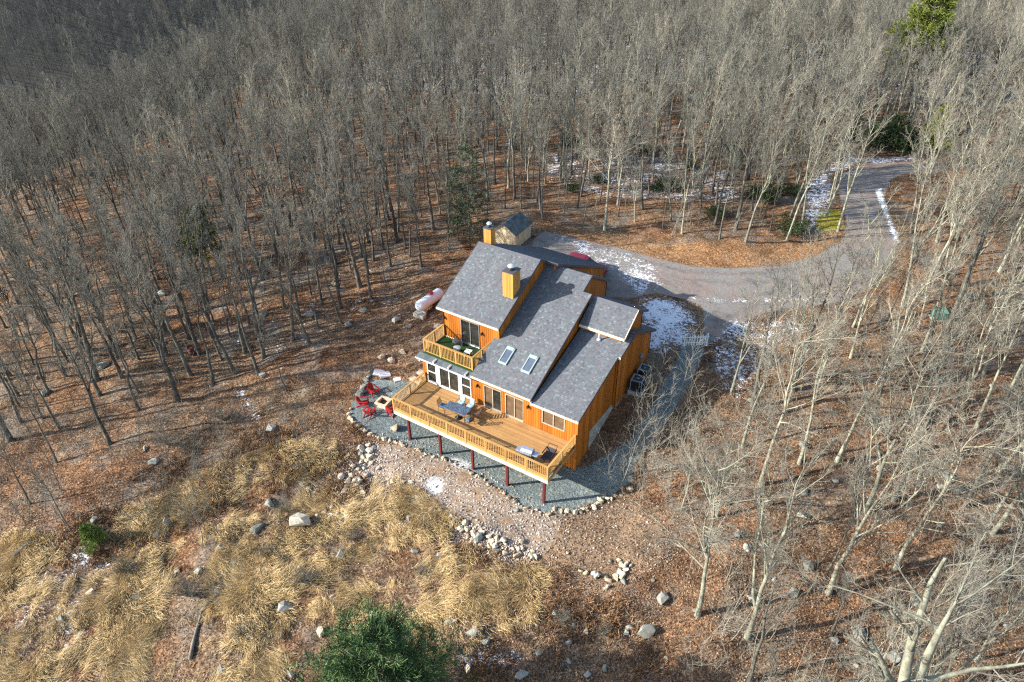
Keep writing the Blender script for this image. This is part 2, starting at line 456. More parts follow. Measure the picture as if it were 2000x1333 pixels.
def patch(x, y):                                  # where the straw stands thick (positive) or thin
    return np.sin(x * 0.55 + 1.9 * np.sin(y * 0.37)) * 0.7 + np.sin(y * 0.8 + 1.6 * np.sin(x * 0.5 + 2)) * 0.6 + 0.45 * np.sin(x * 1.7 - y * 1.3) + 0.35 * np.sin(x * 2.9 + y * 2.3 + 1) + 0.15
def masks(X, Y):
    A = {}
    sm = lambda P, w=0.9: sstep(-w, w, poly_sd(P, X, Y))
    A['gravel'] = np.maximum(sm(PATIO, 0.35), sm(PATH, 0.45)); A['drive'] = sm(DRV, 0.5); A['dirt'] = sm(DIRT, 0.9) ; A['grass'] = sm(GRASS, 2.2) * sstep(-0.75, 0.35, patch(X, Y)); A['tan'] = sm(TAN, 1.8)
    A['bank'] = sm(BANK, 1.0); A['moss'] = sm(MOSS, 0.6); A['ash'] = np.maximum(sm(ASH, 0.7), 0.72 * sm(ASH2, 0.7))
    s = np.full(X.shape, 0.12)
    for P, v in SNOW:
        s = np.maximum(s, 0.12 + (v - 0.12) * sstep(-0.6, 0.6, poly_sd(P, X, Y)) if v > 0.6 else 0.12 + (v - 0.12) * sstep(-2.2, 1.5, poly_sd(P, X, Y)))
    A['snow'] = s
    sd = poly_sd(DRV, X, Y)
    A['track'] = 0.8 * np.maximum(np.exp(-((sd - 1.15) / 0.32) ** 2), 0.6 * np.exp(-((sd - 2.6) / 0.35) ** 2)) * (sd > 0)
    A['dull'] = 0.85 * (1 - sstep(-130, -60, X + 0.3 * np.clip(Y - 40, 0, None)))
    return A
X0, X1, Y0, Y1, ST = -52.0, 64.0, -40.0, 88.0, 0.4
def build_ground():
    gx = np.arange(X0, X1 + ST / 2, ST); gy = np.arange(Y0, Y1 + ST / 2, ST)
    X, Y = np.meshgrid(gx, gy)
    Z = height(X, Y)
    A = masks(X, Y)
    nx, ny = len(gx), len(gy)
    idx = np.arange(nx * ny).reshape(ny, nx)
    Q = np.stack([idx[:-1, :-1], idx[:-1, 1:], idx[1:, 1:], idx[1:, :-1]], -1).reshape(-1, 4)
    cx = (X[:-1, :-1] + ST / 2).ravel(); cy = (Y[:-1, :-1] + ST / 2).ravel()
    kd = poly_sd(DRV, cx, cy) > 0; kp = (poly_sd(PATIO, cx, cy) > 0) & ~kd; kq = (poly_sd(PATH, cx, cy) > 0) & ~kd & ~kp
    V = np.stack([X.ravel(), Y.ravel(), Z.ravel()], 1)
    def make(name, mask, extra=None):
        F = Q[mask]
        u, inv = np.unique(F, return_inverse=True)
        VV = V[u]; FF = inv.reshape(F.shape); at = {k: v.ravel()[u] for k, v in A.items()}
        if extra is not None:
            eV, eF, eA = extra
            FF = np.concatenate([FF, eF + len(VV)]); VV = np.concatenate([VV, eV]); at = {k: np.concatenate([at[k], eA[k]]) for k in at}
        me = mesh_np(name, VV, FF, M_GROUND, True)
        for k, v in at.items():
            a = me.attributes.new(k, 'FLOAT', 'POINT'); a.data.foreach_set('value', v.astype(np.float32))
        o = bpy.data.objects.new(name, me); link(o); tag(o, kind='structure')
        return o
    # far terrain on a coarse grid round the fine one
    s2 = 4.0
    fx = np.arange(-640, 424 + 1, s2); fy = np.arange(-96, 560 + 1, s2)
    FX, FY = np.meshgrid(fx, fy)
    FZ = height(FX, FY)
    i2 = np.arange(FX.size).reshape(FX.shape)
    Q2 = np.stack([i2[:-1, :-1], i2[:-1, 1:], i2[1:, 1:], i2[1:, :-1]], -1).reshape(-1, 4)
    c2x = (FX[:-1, :-1] + s2 / 2).ravel(); c2y = (FY[:-1, :-1] + s2 / 2).ravel()
    Q2 = Q2[~((c2x > X0) & (c2x < X1) & (c2y > Y0) & (c2y < Y1))]
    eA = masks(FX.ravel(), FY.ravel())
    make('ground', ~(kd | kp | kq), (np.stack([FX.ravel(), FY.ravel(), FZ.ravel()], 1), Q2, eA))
    make('driveway', kd); make('gravel_patio', kp); make('garden_path', kq)
build_ground()
# ---------------------------------------------------------------- house materials
def siding_mat(name, c):
    t = NT(name); p = t.pos()
    g = t.noise(t.mapped(p, (6, 6, 0.5)), 3, 5, 0.6)
    col = t.ramp(g, [(0.25, tuple(v * 0.78 for v in c)), (0.75, tuple(min(1, v * 1.12) for v in c))])
    col = t.mix(1.0, col, t.ramp(t.isl(), [(0, (0.70, 0.68, 0.66)), (1, (1.12, 1.12, 1.12))]), 'MULTIPLY')
    st = t.noise(t.mapped(p, (1, 1, 0.25)), 1.3, 4)
    col = t.mix(t.math('MULTIPLY', t.smooth(st, 0.48, 0.72), 0.65), col, tuple(v * 0.55 for v in c))
    t.bump(g, 0.3, 0.01)
    return t.done(col, 0.6, 0, 0.25)
M_SIDING = siding_mat('orange_stained_siding', (0.48, 0.155, 0.02))
M_TRIM = simple('white_trim_paint', (0.72, 0.71, 0.68), 0.5, var=0.08)
M_CREAM = simple('pale_fascia_board', (0.68, 0.56, 0.42), 0.6, var=0.12)
M_DECK = wood('stained_deck_boards', (0.49, 0.275, 0.108), axis=(0.35, 5, 5))
M_RAIL = wood('stained_railing_wood', (0.52, 0.30, 0.10), axis=(2, 2, 2), var=0.15)
M_BROWNRED = simple('red_brown_post_paint', (0.115, 0.018, 0.018), 0.55)
M_CONC = simple('foundation_concrete', (0.40, 0.39, 0.35), 0.85, var=0.25, scale=2.0, bump=0.2)
M_EDGE = simple('dark_drip_edge', (0.075, 0.08, 0.09), 0.5)
M_ROOFUNDER = simple('roof_underlay', (0.09, 0.09, 0.095), 0.9)
M_FLAT = simple('dark_rolled_roofing', (0.10, 0.115, 0.13), 0.85, var=0.3)
M_ALU = simple('grey_aluminium', (0.45, 0.46, 0.47), 0.35, metal=0.7, var=0.1)
M_TAUPE = simple('taupe_window_frame', (0.42, 0.35, 0.26), 0.5)
M_BLACK = simple('black_metal', (0.02, 0.02, 0.022), 0.45)
M_CHARC = simple('charcoal_metal', (0.06, 0.062, 0.066), 0.45)
def glass_mat(name, c, v=0.5):
    t = NT(name); p = t.pos()
    n = t.noise(t.mapped(p, (1, 1, 1.6)), 1.7, 3)
    col = t.ramp(n, [(0.35, tuple(x * (1 - v) for x in c)), (0.65, c)])
    m = t.done(col, 0.04, 0, 0.6)
    return m
M_GLASS = glass_mat('dark_window_glass', (0.035, 0.035, 0.03))
M_BLIND = glass_mat('glass_before_brown_blinds', (0.17, 0.11, 0.065), 0.35)
M_SKYL = glass_mat('skylight_glass', (0.10, 0.13, 0.17), 0.2)
def shingle_mat():
    t = NT('mottled_asphalt_shingles'); p = t.pos()
    r = t.isl()
    col = t.ramp(r, [(0.0, (0.085, 0.088, 0.10)), (0.2, (0.11, 0.118, 0.132)), (0.4, (0.115, 0.142, 0.145)), (0.55, (0.128, 0.135, 0.15)), (0.68, (0.14, 0.118, 0.13)),
                     (0.8, (0.13, 0.138, 0.155)), (0.92, (0.155, 0.178, 0.182)), (1.0, (0.20, 0.23, 0.232))])
    col = t.mix(1.0, t.mix(0.15, col, (0.128, 0.135, 0.148)), (0.86, 0.87, 0.9), 'MULTIPLY')
    col = t.mix(1.0, col, t.ramp(t.noise(p, 60, 2), [(0.3, (0.75, 0.75, 0.75)), (0.7, (1.2, 1.2, 1.2))]), 'MULTIPLY')
    col = t.mix(1.0, col, t.ramp(t.noise(t.mapped(p, (1, 0.25, 0.25)), 0.9, 5), [(0.3, (0.9, 0.9, 0.91)), (0.7, (1.1, 1.09, 1.08))]), 'MULTIPLY')
    return t.done(col, 0.9, 0, 0.2)
M_SHINGLE = shingle_mat()
M_TURF = simple('artificial_turf', (0.02, 0.06, 0.012), 0.95, var=0.45, scale=14, bump=0.6)

house = thing('house', 'orange wood-sided house with stepped grey shingle roofs and a balcony', 'house', (0, 0, 0))
rng = np.random.RandomState(11)

# ---------------------------------------------------------------- siding boards on a wall
def strips(L, cuts, bw):
    e = list(np.arange(0, L, bw)) + [L] + [c for c in cuts if 0 < c < L]
    e = sorted(e); out = [e[0]]
    for v in e[1:]:
        if v - out[-1] > 0.02: out.append(v)
    out[-1] = L
    return list(zip(out[:-1], out[1:]))
def wall(name, p0, d, L, n, zb, zt, openings=(), cuts=(), bw=0.2, depth=0.14, mat=None, parent=None):
    """vertical board wall: p0 start (x,y), d along, n outward, zb(u)/zt(u) bottom and top"""
    mb = MB(); d = np.array(d, float); n = np.array(n, float); p0 = np.array(p0, float)
    cuts = list(cuts) + [v for o in openings for v in o[:2]]
    def cell(a, b, g, din, dout):
        a2, b2 = a + g, b - g
        m = (a + b) / 2
        iv = [(zb(a), zb(b), zt(a), zt(b))]
        for (u0, u1, z0, z1) in openings:
            if u0 - 1e-6 <= m <= u1 + 1e-6:
                nv = []
                for (ba, bb, ta, tb) in iv:
                    if z0 > max(ba, bb) + 0.01: nv.append((ba, bb, min(z0, ta), min(z0, tb)))
                    if z1 < min(ta, tb) - 0.01: nv.append((max(z1, ba), max(z1, bb), ta, tb))
                iv = nv
        for (ba, bb, ta, tb) in iv:
            if ta - ba < 0.01 and tb - bb < 0.01: continue
            o = p0 + n * dout
            q = [(o + d * a2, ba), (o + d * b2, bb), (o + d * b2, tb), (o + d * a2, ta)]
            mb.prism([(float(w[0]), float(w[1]), float(z)) for w, z in q], (-n[0] * (dout - din), -n[1] * (dout - din), 0))
    for a, b in strips(L, cuts, 50): cell(a, b, 0, -depth, -0.022)
    for a, b in strips(L, cuts, bw): cell(a, b, 0.011, -0.022, 0.0)
    return mb.build(name, mat or M_SIDING, parent or house)

# profile planes
def zA(y): return 5.45 + 0.52 * (y - 6.45) if y < 12.41 else 8.55 - 0.49 * (y - 12.41)
def zB(y): return 2.70 + 0.485 * (y - 3.56) if y < 13.8 else 7.667 - 0.6 * (y - 13.8)
def zC(y): return 5.30 + 0.667 * (y - 10.5) if y < 12.6 else 6.70 - 0.5 * (y - 12.6)
def zD(y): return 2.43 + 0.33 * (y - 3.56) if y < 11.96 else 5.20 - 0.5 * (y - 11.96)
T = 0.20                                            # roof build-up below the plane
W = 3.906
G0 = -3.0
flat = lambda z: (lambda u: z)
# front wall, ground floor
WIN1 = [(0.45, 4.70, 0.12, 2.22)]
op = [(0.25 + 0.2, 4.50 + 0.2, 0.12, 2.22)]
wall('wall', (-0.2, W), (1, 0), 4.85, (0, -1), flat(G0), flat(2.42), [(0.45, 4.70, 0.12, 2.22)])
wall('wall', (4.65, W), (1, 0), 5.20, (0, -1), flat(G0), flat(zB(W) - T), [(1.03, 2.63, 0.02, 2.04), (2.97, 4.57, 0.02, 2.04)])
wall('wall', (9.85, W), (1, 0), 3.81, (0, -1), flat(G0), flat(zD(W) - T), [(0.93, 2.82, 0.70, 1.97)])
# upper storey behind the balcony
YA = 6.8
wall('wall', (-0.2, YA), (1, 0), 5.4, (0, -1), flat(2.45), flat(zA(YA) - T), [(1.75, 3.55, 2.72, 4.92)])
# left wall, right step walls, rear walls
wall('wall', (-0.2, 22.4), (0, -1), 22.4 - YA, (-1, 0), flat(-3.0), lambda u: zA(22.4 - u) - T, cuts=[22.4 - 12.41], bw=0.3)
wall('wall', (-0.2, YA), (0, -1), YA - W - 0.002, (-1, 0), flat(-3.0), flat(2.41), bw=0.3)
wall('wall', (5.2, YA + 0.002), (0, 1), 7.0, (1, 0), lambda u: zB(YA + u) - 0.5, lambda u: zA(YA + u) - T, cuts=[12.41 - YA], bw=0.3)
wall('wall', (6.22, 13.35), (0, 1), 9.05, (1, 0), flat(0.2), lambda u: zA(13.35 + u) - T, [(0.65, 1.45, 5.3, 6.9)], bw=0.3)
wall('wall', (6.22, 22.4), (-1, 0), 6.42, (0, 1), flat(0.2), flat(zA(22.4) - T), [(0.8, 3.0, 0.2, 2.9), (3.5, 5.7, 0.2, 2.9)], bw=0.3)
wall('wall', (9.86, W + 0.002), (0, 1), 8.4, (1, 0), lambda u: zD(W + u) - 0.4, lambda u: zB(W + u) - T, cuts=[11.96 - W], bw=0.3)
wall('wall', (9.06, 12.31), (0, 1), 4.7, (1, 0), flat(0.0), lambda u: zB(12.31 + u) - T, cuts=[13.8 - 12.31], bw=0.3)
wall('wall', (9.86, 12.32), (-1, 0), 0.8, (0, 1), flat(3.0), flat(zB(12.3) - T))
wall('wall', (9.06, 17.0), (-1, 0), 2.8, (0, 1), flat(0.2), flat(zB(17.0) - T), bw=0.3)
wall('wall', (10.02, 10.72), (1, 0), 3.5, (0, -1), flat(4.3), flat(zC(10.72) - 0.16))
wall('wall', (13.52, 10.72), (0, 1), 3.5, (1, 0), lambda u: zD(10.72 + u) - 0.4, lambda u: zC(10.72 + u) - T, cuts=[12.6 - 10.72, 11.96 - 10.72], bw=0.3)
wall('wall', (13.52, 14.22), (-1, 0), 3.5, (0, 1), flat(3.3), flat(zC(14.22) - T), bw=0.3)
wall('wall', (13.66, W + 0.002), (0, 1), 2.0, (1, 0), flat(G0), lambda u: zD(W + u) - T, bw=0.3)
wall('wall', (13.66, W + 2.002), (0, 1), 3.7, (1, 0), flat(-0.3), lambda u: zD(W + 2 + u) - T, bw=0.3)
wall('wall', (13.66, 9.606), (1, 0), 0.17, (0, -1), flat(-0.6), flat(zD(9.6) - T))
wall('wall', (13.83, 9.60), (0, 1), 6.2, (1, 0), flat(-0.6), lambda u: zD(9.6 + u) - T, cuts=[11.96 - 9.6], bw=0.3)
wall('wall', (13.83, 15.8), (-1, 0), 4.8, (0, 1), flat(0.2), flat(zD(15.8) - T), bw=0.3)
MB().box(13.45, 5.93, -3.2, 13.69, 10.0, -0.3).box(13.5, 9.9, -2.4, 13.86, 15.75, -0.58).build('foundation', M_CONC, house)
MB().box(13.64, W - 0.03, G0, 13.72, W + 0.06, zD(W) - T - 0.05).build('corner_board', M_SIDING, house)

# ---------------------------------------------------------------- roofs
def roof(name, x0, x1, ya, yb, zf, th=0.17, shingles=True, notch=None):
    za, zb_ = zf(ya), zf(yb)
    if ya > yb: ya, yb, za, zb_ = yb, ya, zb_, za
    mb = MB()
    mb.prism([(x0, ya, za - 0.01), (x0, yb, zb_ - 0.01), (x0, yb, zb_ - th), (x0, ya, za - th)], (x1 - x0, 0, 0))
    r = mb.build(name, M_ROOFUNDER, house)
    if shingles:
        sl = math.hypot(yb - ya, zb_ - za); dy, dz = (yb - ya) / sl, (zb_ - za) / sl
        up = 1
        if dz < 0: up = -1                            # courses start at the low edge
        base = (ya, za) if up > 0 else (yb, zb_)
        ex = 0.145; V = []; F = []
        nx_, nz_ = -dz, dy                            # roof normal in (y,z)
        k = 0; s = 0.0
        while s < sl - 1e-6:
            s1 = min(s + ex, sl)
            e = [x0 - 0.01]
            e[0] += 0
            xs = x0 - rng.uniform(0, 0.3)
            cuts = []
            while xs < x1:
                xs += rng.choice([0.10, 0.14, 0.19]) * rng.uniform(0.9, 1.1)
                cuts.append(xs)
            cuts = [x0] + [c for c in cuts if x0 + 0.05 < c < x1 - 0.05] + [x1]
            for a, b in zip(cuts[:-1], cuts[1:]):
                lo = 0.016 + rng.uniform(0, 0.006); hi = 0.004
                pts = []
                for (ss, off) in ((s, -0.004), (s, lo), (s1, hi)):
                    y = base[0] + up * dy * ss + nx_ * off; z = base[1] + up * dz * ss + nz_ * off
                    pts.append((y, z))
                n = len(V)
                V += [(a, *pts[0]), (b, *pts[0]), (a, *pts[1]), (b, *pts[1]), (a, *pts[2]), (b, *pts[2])]
                f1 = (n, n + 1, n + 3, n + 2); f2 = (n + 2, n + 3, n + 5, n + 4)
                if up < 0: f1, f2 = f1[::-1], f2[::-1]
                F += [f1, f2]
            s = s1
        me = mesh_np('shingles', np.array(V), np.array(F), M_SHINGLE)
        so = bpy.data.objects.new('shingles', me); link(so, r); tag(so, kind='stuff')
    return r
def rake(r, x, pts, zf, side, w=0.05, h=0.17, mat=None):   # dark edge along a sloped roof edge
    for (ya, yb) in pts:
        mb = MB()
        mb.prism([(x, ya, zf(ya) + 0.022), (x, yb, zf(yb) + 0.022), (x, yb, zf(yb) - h), (x, ya, zf(ya) - h)], (side * w, 0, 0))
        mb.build('rake_board', mat or M_EDGE, r)
def eave(r, x0, x1, y, z, h=0.16, mat=None, w=0.05):
    MB().box(x0, y - w, z - h, x1, y - 0.001, z + 0.008).build('eave_board', mat or M_CREAM, r)
e1 = 12.409
rA = roof('roof', -0.48, 5.37, 6.45, e1, zA)
rake(rA, 5.371, [(6.45, e1)], zA, 1, 0.04); rake(rA, -0.481, [(6.45, e1)], zA, -1, 0.04); eave(rA, -0.5, 5.38, 6.45, zA(6.45))
rA2 = roof('roof', -0.48, 5.37, 12.411, 22.7, zA)
rA3 = roof('roof', 5.372, 6.42, 13.32, 22.7, zA)
rake(rA3, 6.421, [(13.32, 22.7)], zA, 1, 0.05, 0.2); rake(rA2, -0.481, [(12.411, 22.7)], zA, -1, 0.04)
MB().box(5.372, 13.27, zA(13.32) - 0.2, 6.46, 13.319, zA(13.32) + 0.02).build('eave_board', M_EDGE, rA3)
for (x0, x1) in ((-0.5, 5.39),):
    MB().prism([(x0, 12.22, zA(12.22) + 0.02), (x0, 12.41, zA(12.41) + 0.03), (x0, 12.62, zA(12.62) + 0.02), (x0, 12.62, zA(12.62) + 0.04), (x0, 12.41, zA(12.41) + 0.055), (x0, 12.22, zA(12.22) + 0.04)], (x1 - x0, 0, 0)).build('ridge_cap', M_SHINGLE, rA)
rB1 = roof('roof', 4.74, 10.0, 3.56, 6.78, zB)
rB2 = roof('roof', 5.21, 10.0, 6.781, 12.33, zB)
rB3 = roof('roof', 5.21, 9.22, 12.331, 13.799, zB)
rB4 = roof('roof', 5.21, 9.22, 13.801, 17.3, zB)
rake(rB2, 10.001, [(6.781, 12.33)], zB, 1, 0.04); rake(rB1, 10.001, [(3.56, 6.78)], zB, 1, 0.04); rake(rB3, 9.221, [(12.34, 13.8)], zB, 1, 0.05); rake(rB4, 9.221, [(13.801, 17.3)], zB, 1, 0.05)
eave(rB1, 4.74, 10.0, 3.56, zB(3.56))
MB().box(9.99, 3.5, zB(3.56) - 0.45, 10.10, 3.56, zB(3.56) - 0.17).build('eave_return', M_CREAM, rB1)
MB().box(9.235, 12.331, zB(12.33) - 0.2, 10.04, 12.38, zB(12.33) + 0.02).build('eave_board', M_EDGE, rB2)
rD1 = roof('roof', 10.042, 13.86, 3.56, 9.44, zD)
rD2 = roof('roof', 10.042, 14.06, 9.441, 11.959, zD)
rD3 = roof('roof', 10.042, 14.06, 11.961, 16.12, zD)
rake(rD1, 13.861, [(3.56, 9.44)], zD, 1, 0.04); rake(rD2, 14.061, [(9.441, 11.96)], zD, 1, 0.04, 0.2); rake(rD3, 14.061, [(11.961, 16.12)], zD, 1, 0.06, 0.22)
eave(rD1, 10.042, 13.9, 3.56, zD(3.56)); eave(rD2, 13.901, 14.09, 9.44, zD(9.44), 0.2)
rC1 = roof('roof', 10.042, 13.78, 10.5, 12.599, zC)
rC2 = roof('roof', 10.042, 13.78, 12.601, 14.55, zC)
rake(rC1, 13.781, [(10.5, 12.599)], zC, 1, 0.05, 0.15, M_CREAM); rake(rC2, 13.781, [(12.601, 14.55)], zC, 1, 0.07, 0.2)
eave(rC1, 10.042, 13.8, 10.5, zC(10.5), 0.2, M_CREAM, 0.06)
MB().prism([(10.05, 12.42, zC(12.42) + 0.02), (10.05, 12.6, zC(12.6) + 0.03), (10.05, 12.8, zC(12.8) + 0.02), (10.05, 12.8, zC(12.8) + 0.04), (10.05, 12.6, zC(12.6) + 0.055), (10.05, 12.42, zC(12.42) + 0.04)], (3.72, 0, 0)).build('ridge_cap', M_SHINGLE, rC1)

# skylights
for (x0, x1) in ((6.16, 6.88), (8.16, 8.90)):
    y0, y1 = 5.14, 6.45
    fr = MB()
    def sl(xa, xb, ya, yb, lo, hi):
        fr.prism([(xa, ya, zB(ya) + lo), (xa, yb, zB(yb) + lo), (xa, yb, zB(yb) + hi), (xa, ya, zB(ya) + hi)], (xb - xa, 0, 0))
    sl(x0, x0 + 0.08, y0, y1, -0.02, 0.13); sl(x1 - 0.08, x1, y0, y1, -0.02, 0.13)
    sl(x0 + 0.08, x1 - 0.08, y0, y0 + 0.09, -0.02, 0.13); sl(x0 + 0.08, x1 - 0.08, y1 - 0.2, y1, -0.02, 0.16)
    fo = fr.build('skylight', simple('pale_green_skylight_frame', (0.30, 0.37, 0.36), 0.4, var=0.08), rB1 if False else house)
    g = MB(); fr2 = fr; fr = g
    sl(x0 + 0.081, x1 - 0.081, y0 + 0.091, y1 - 0.201, 0.03, 0.09)
    g.build('pane', M_SKYL, fo)
# vent pipe on the lower roof
MB().lathe([(0.16, zD(10.3) + 0.0), (0.14, zD(10.3) + 0.1), (0.055, zD(10.3) + 0.16), (0.055, zD(10.3) + 0.55)], 12, (11.85, 10.25, 0)).build('vent_pipe', M_TRIM, house)
# chimneys: timber boxes with metal caps
def chimney(x0, x1, y0, y1, zb, zt, capr):
    c = MB().box(x0 + 0.02, y0 + 0.02, zb, x1 - 0.02, y1 - 0.02, zt)
    for i in range(6):
        a = x0 + (x1 - x0) * i / 6; b = x0 + (x1 - x0) * (i + 1) / 6
        c.box(a + 0.006, y0, zb, b - 0.006, y0 + 0.019, zt); c.box(a + 0.006, y1 - 0.019, zb, b - 0.006, y1, zt)
        a = y0 + (y1 - y0) * i / 6; b = y0 + (y1 - y0) * (i + 1) / 6
        c.box(x1 - 0.019, a + 0.006, zb, x1, b - 0.006, zt); c.box(x0, a + 0.006, zb, x0 + 0.019, b - 0.006, zt)
    co = c.build('chimney', M_SIDE2, house)
    MB().box(x0 - 0.05, y0 - 0.05, zt, x1 + 0.05, y1 + 0.05, zt + 0.06).build('chimney_cover', M_EDGE, co)
    cx, cy = (x0 + x1) / 2, (y0 + y1) / 2
    MB().lathe([(capr * 0.75, zt + 0.06), (capr * 0.75, zt + 0.32)], 14, (cx, cy, 0)).build('flue', M_CHARC, co, True)
    MB().lathe([(capr, zt + 0.32), (capr, zt + 0.38), (capr * 0.7, zt + 0.47), (0.02, zt + 0.51)], 16, (cx, cy, 0)).build('flue_cap', M_ALU2, co, True)
M_SIDE2 = siding_mat('light_orange_chimney_siding', (0.62, 0.29, 0.07))
M_ALU2 = simple('bright_metal_cap', (0.7, 0.7, 0.7), 0.3, metal=0.5, var=0.05)
chimney(4.17, 5.1, 8.88, 9.92, 6.3, 8.85, 0.29)
chimney(-0.42, 0.28, 13.0, 13.7, 7.6, 9.55, 0.22)

# ---------------------------------------------------------------- windows and doors (all on walls that face -y)
def glazed(name, x0, x1, z0, z1, y, cols, frame, pane, fw=0.06, rails=(), parent=None, pane_mats=None, sill=True):
    f = MB()
    f.box(x0, y - 0.035, z0, x0 + fw, y + 0.09, z1); f.box(x1 - fw, y - 0.035, z0, x1, y + 0.09, z1)
    f.box(x0 + fw, y - 0.035, z1 - fw, x1 - fw, y + 0.09, z1); f.box(x0 + fw, y - 0.035, z0, x1 - fw, y + 0.09, z0 + fw)
    ed = [x0 + fw + (x1 - x0 - 2 * fw) * i / cols for i in range(cols + 1)]
    for e in ed[1:-1]: f.box(e - fw * 0.5, y - 0.02, z0 + fw, e + fw * 0.5, y + 0.085, z1 - fw)
    for (xa, xb, zr) in rails: f.box(xa, y - 0.019, zr - 0.03, xb, y + 0.084, zr + 0.03)
    fo = f.build(name, frame, parent or house)
    for i, (a, b) in enumerate(zip(ed[:-1], ed[1:])):
        pm = pane_mats[i] if pane_mats else pane
        MB().box(a + 0.001, y + 0.03, z0 + fw + 0.001, b - 0.001, y + 0.05, z1 - fw - 0.001).build('pane', pm, fo)
    if sill: MB().box(x0 - 0.03, y - 0.09, z0 - 0.05, x1 + 0.03, y - 0.001, z0 - 0.001).build('sill', frame, fo)
    return fo
y = W
glazed('window', 0.25, 1.17, 0.14, 2.2, y, 1, M_TRIM, M_GLASS, 0.075, rails=[(0.325, 1.095, 1.15)])
glazed('sliding_door', 1.43, 3.36, 0.14, 2.2, y, 2, M_TRIM, M_GLASS, 0.075)
glazed('window', 3.56, 4.5, 0.14, 2.2, y, 1, M_TRIM, M_GLASS, 0.075, rails=[(3.635, 4.425, 1.15)])
for (xa, xb) in ((1.171, 1.429), (3.361, 3.559)): MB().box(xa, y - 0.03, 0.10, xb, y + 0.1, 2.22).build('mullion', M_TRIM, house)
glazed('sliding_door', 5.68, 7.28, 0.03, 2.03, y, 2, M_TAUPE, M_GLASS, 0.06, pane_mats=[M_BLIND, M_GLASS])
glazed('sliding_door', 7.62, 9.22, 0.03, 2.03, y, 2, M_TAUPE, M_BLIND, 0.06, pane_mats=[M_BLIND, M_BLIND])
glazed('window', 10.78, 12.67, 0.70, 1.97, y, 2, M_TAUPE, M_BLIND, 0.07, sill=False)
glazed('sliding_door', 1.55, 3.35, 2.73, 4.91, YA, 2, M_ALU, M_GLASS, 0.07)
MB().box(5.6, y - 0.12, 0.001, 7.35, y - 0.001, 0.03).build('door_threshold', M_ALU, house)
# garage doors at the back
for xa in (0.72, 3.42):
    g = MB().box(xa + 0.02, 22.3, 0.3, xa + 2.18, 22.38, 2.88)
    go = g.build('garage_door', M_TRIM, house)
# wall lanterns and floodlights
def lantern(x, yy, z):
    o = MB().box(x - 0.05, yy - 0.02, z - 0.12, x + 0.05, yy - 0.001, z + 0.12).box(x - 0.04, yy - 0.14, z + 0.05, x + 0.04, yy - 0.02, z + 0.08).box(x - 0.06, yy - 0.18, z - 0.14, x + 0.06, yy - 0.06, z + 0.05)
    return o.build('wall_lantern', M_BLACK, house)
lantern(5.12, W, 1.75); lantern(9.62, W, 1.72); lantern(-0.02, YA, 4.5); lantern(3.62, YA, 4.25)
MB().box(0.05, 3.22, 2.4, 0.15, 3.3, 2.5).build('floodlight', M_TRIM, house)

# ---------------------------------------------------------------- railings
def railing(parent, a, b, z0, ztop, posts, mat=None, low=None, skip_first=False, skip_last=False):
    """axis aligned run from a=(x,y) to b; posts = fractions along the run"""
    mat = mat or M_RAIL
    ax = 0 if abs(b[0] - a[0]) > abs(b[1] - a[1]) else 1
    L = b[ax] - a[ax]; low = z0 - 0.2 if low is None else low
    def P(t, off=0):
        return (a[0] + L * t, a[1]) if ax == 0 else (a[0], a[1] + L * t)
    for i, t in enumerate(posts):
        if (skip_first and i == 0) or (skip_last and i == len(posts) - 1): continue
        x, yy = P(t)
        MB().box(x - 0.05, yy - 0.05, low, x + 0.05, yy + 0.05, ztop - 0.04).build('railing_post', mat, parent)
    s = min(a[ax], b[ax]); e = max(a[ax], b[ax])
    def run(name, w, za, zb, ext):
        if ax == 0: MB().box(s - ext, a[1] - w / 2, za, e + ext, a[1] + w / 2, zb).build(name, mat, parent)
        else: MB().box(a[0] - w / 2, s - ext, za, a[0] + w / 2, e + ext, zb).build(name, mat, parent)
    run('top_rail', 0.15, ztop - 0.04, ztop, 0.074 if ax == 0 else -0.076)
    n = len(posts) - 1
    proto = None
    for i in range(n):
        p = P(posts[i])[ax]; q_ = P(posts[i + 1])[ax]
        p, q_ = min(p, q_) + 0.051, max(p, q_) - 0.051
        for (za, zb) in ((z0 + 0.03, z0 + 0.10), (ztop - 0.11, ztop - 0.041)):
            if ax == 0: MB().box(p, a[1] - 0.02, za, q_, a[1] + 0.02, zb).build('rail', mat, parent)
            else: MB().box(a[0] - 0.02, p, za, a[0] + 0.02, q_, zb).build('rail', mat, parent)
        m = max(2, int(round((q_ - p) / 0.145)))
        for k in range(m):
            c = p + (q_ - p) * (k + 0.5) / m
            loc = (c, a[1], z0 + 0.101) if ax == 0 else (a[0], c, z0 + 0.101)
            if proto is None:
                proto = MB().box(-0.019, -0.019, 0, 0.019, 0.019, ztop - z0 - 0.212).build('baluster', mat, parent, loc=loc)
            else: inst(proto, 'baluster', parent, loc)
# balcony
BZ = 2.66
balc = MB().box(-0.2, 4.05, BZ - 0.06, 4.62, YA - 0.001, BZ).build('balcony', M_TURF, house)
tag(balc, 'balcony floor laid with dark green artificial turf')
railing(balc, (-0.14, 4.24), (4.46, 4.24), BZ, 3.83, [0, 0.345, 0.67, 1.0])
railing(balc, (-0.14, 4.24), (-0.14, 6.74), BZ, 3.83, [0, 0.5, 1.0], skip_first=True)
railing(balc, (4.46, 4.24), (4.46, 6.74), BZ, 3.83, [0, 0.5, 1.0], skip_first=True)
MB().box(-0.2, YA - 0.04, BZ, 1.54, YA - 0.001, BZ + 0.08).build('skirting', M_CREAM, balc)
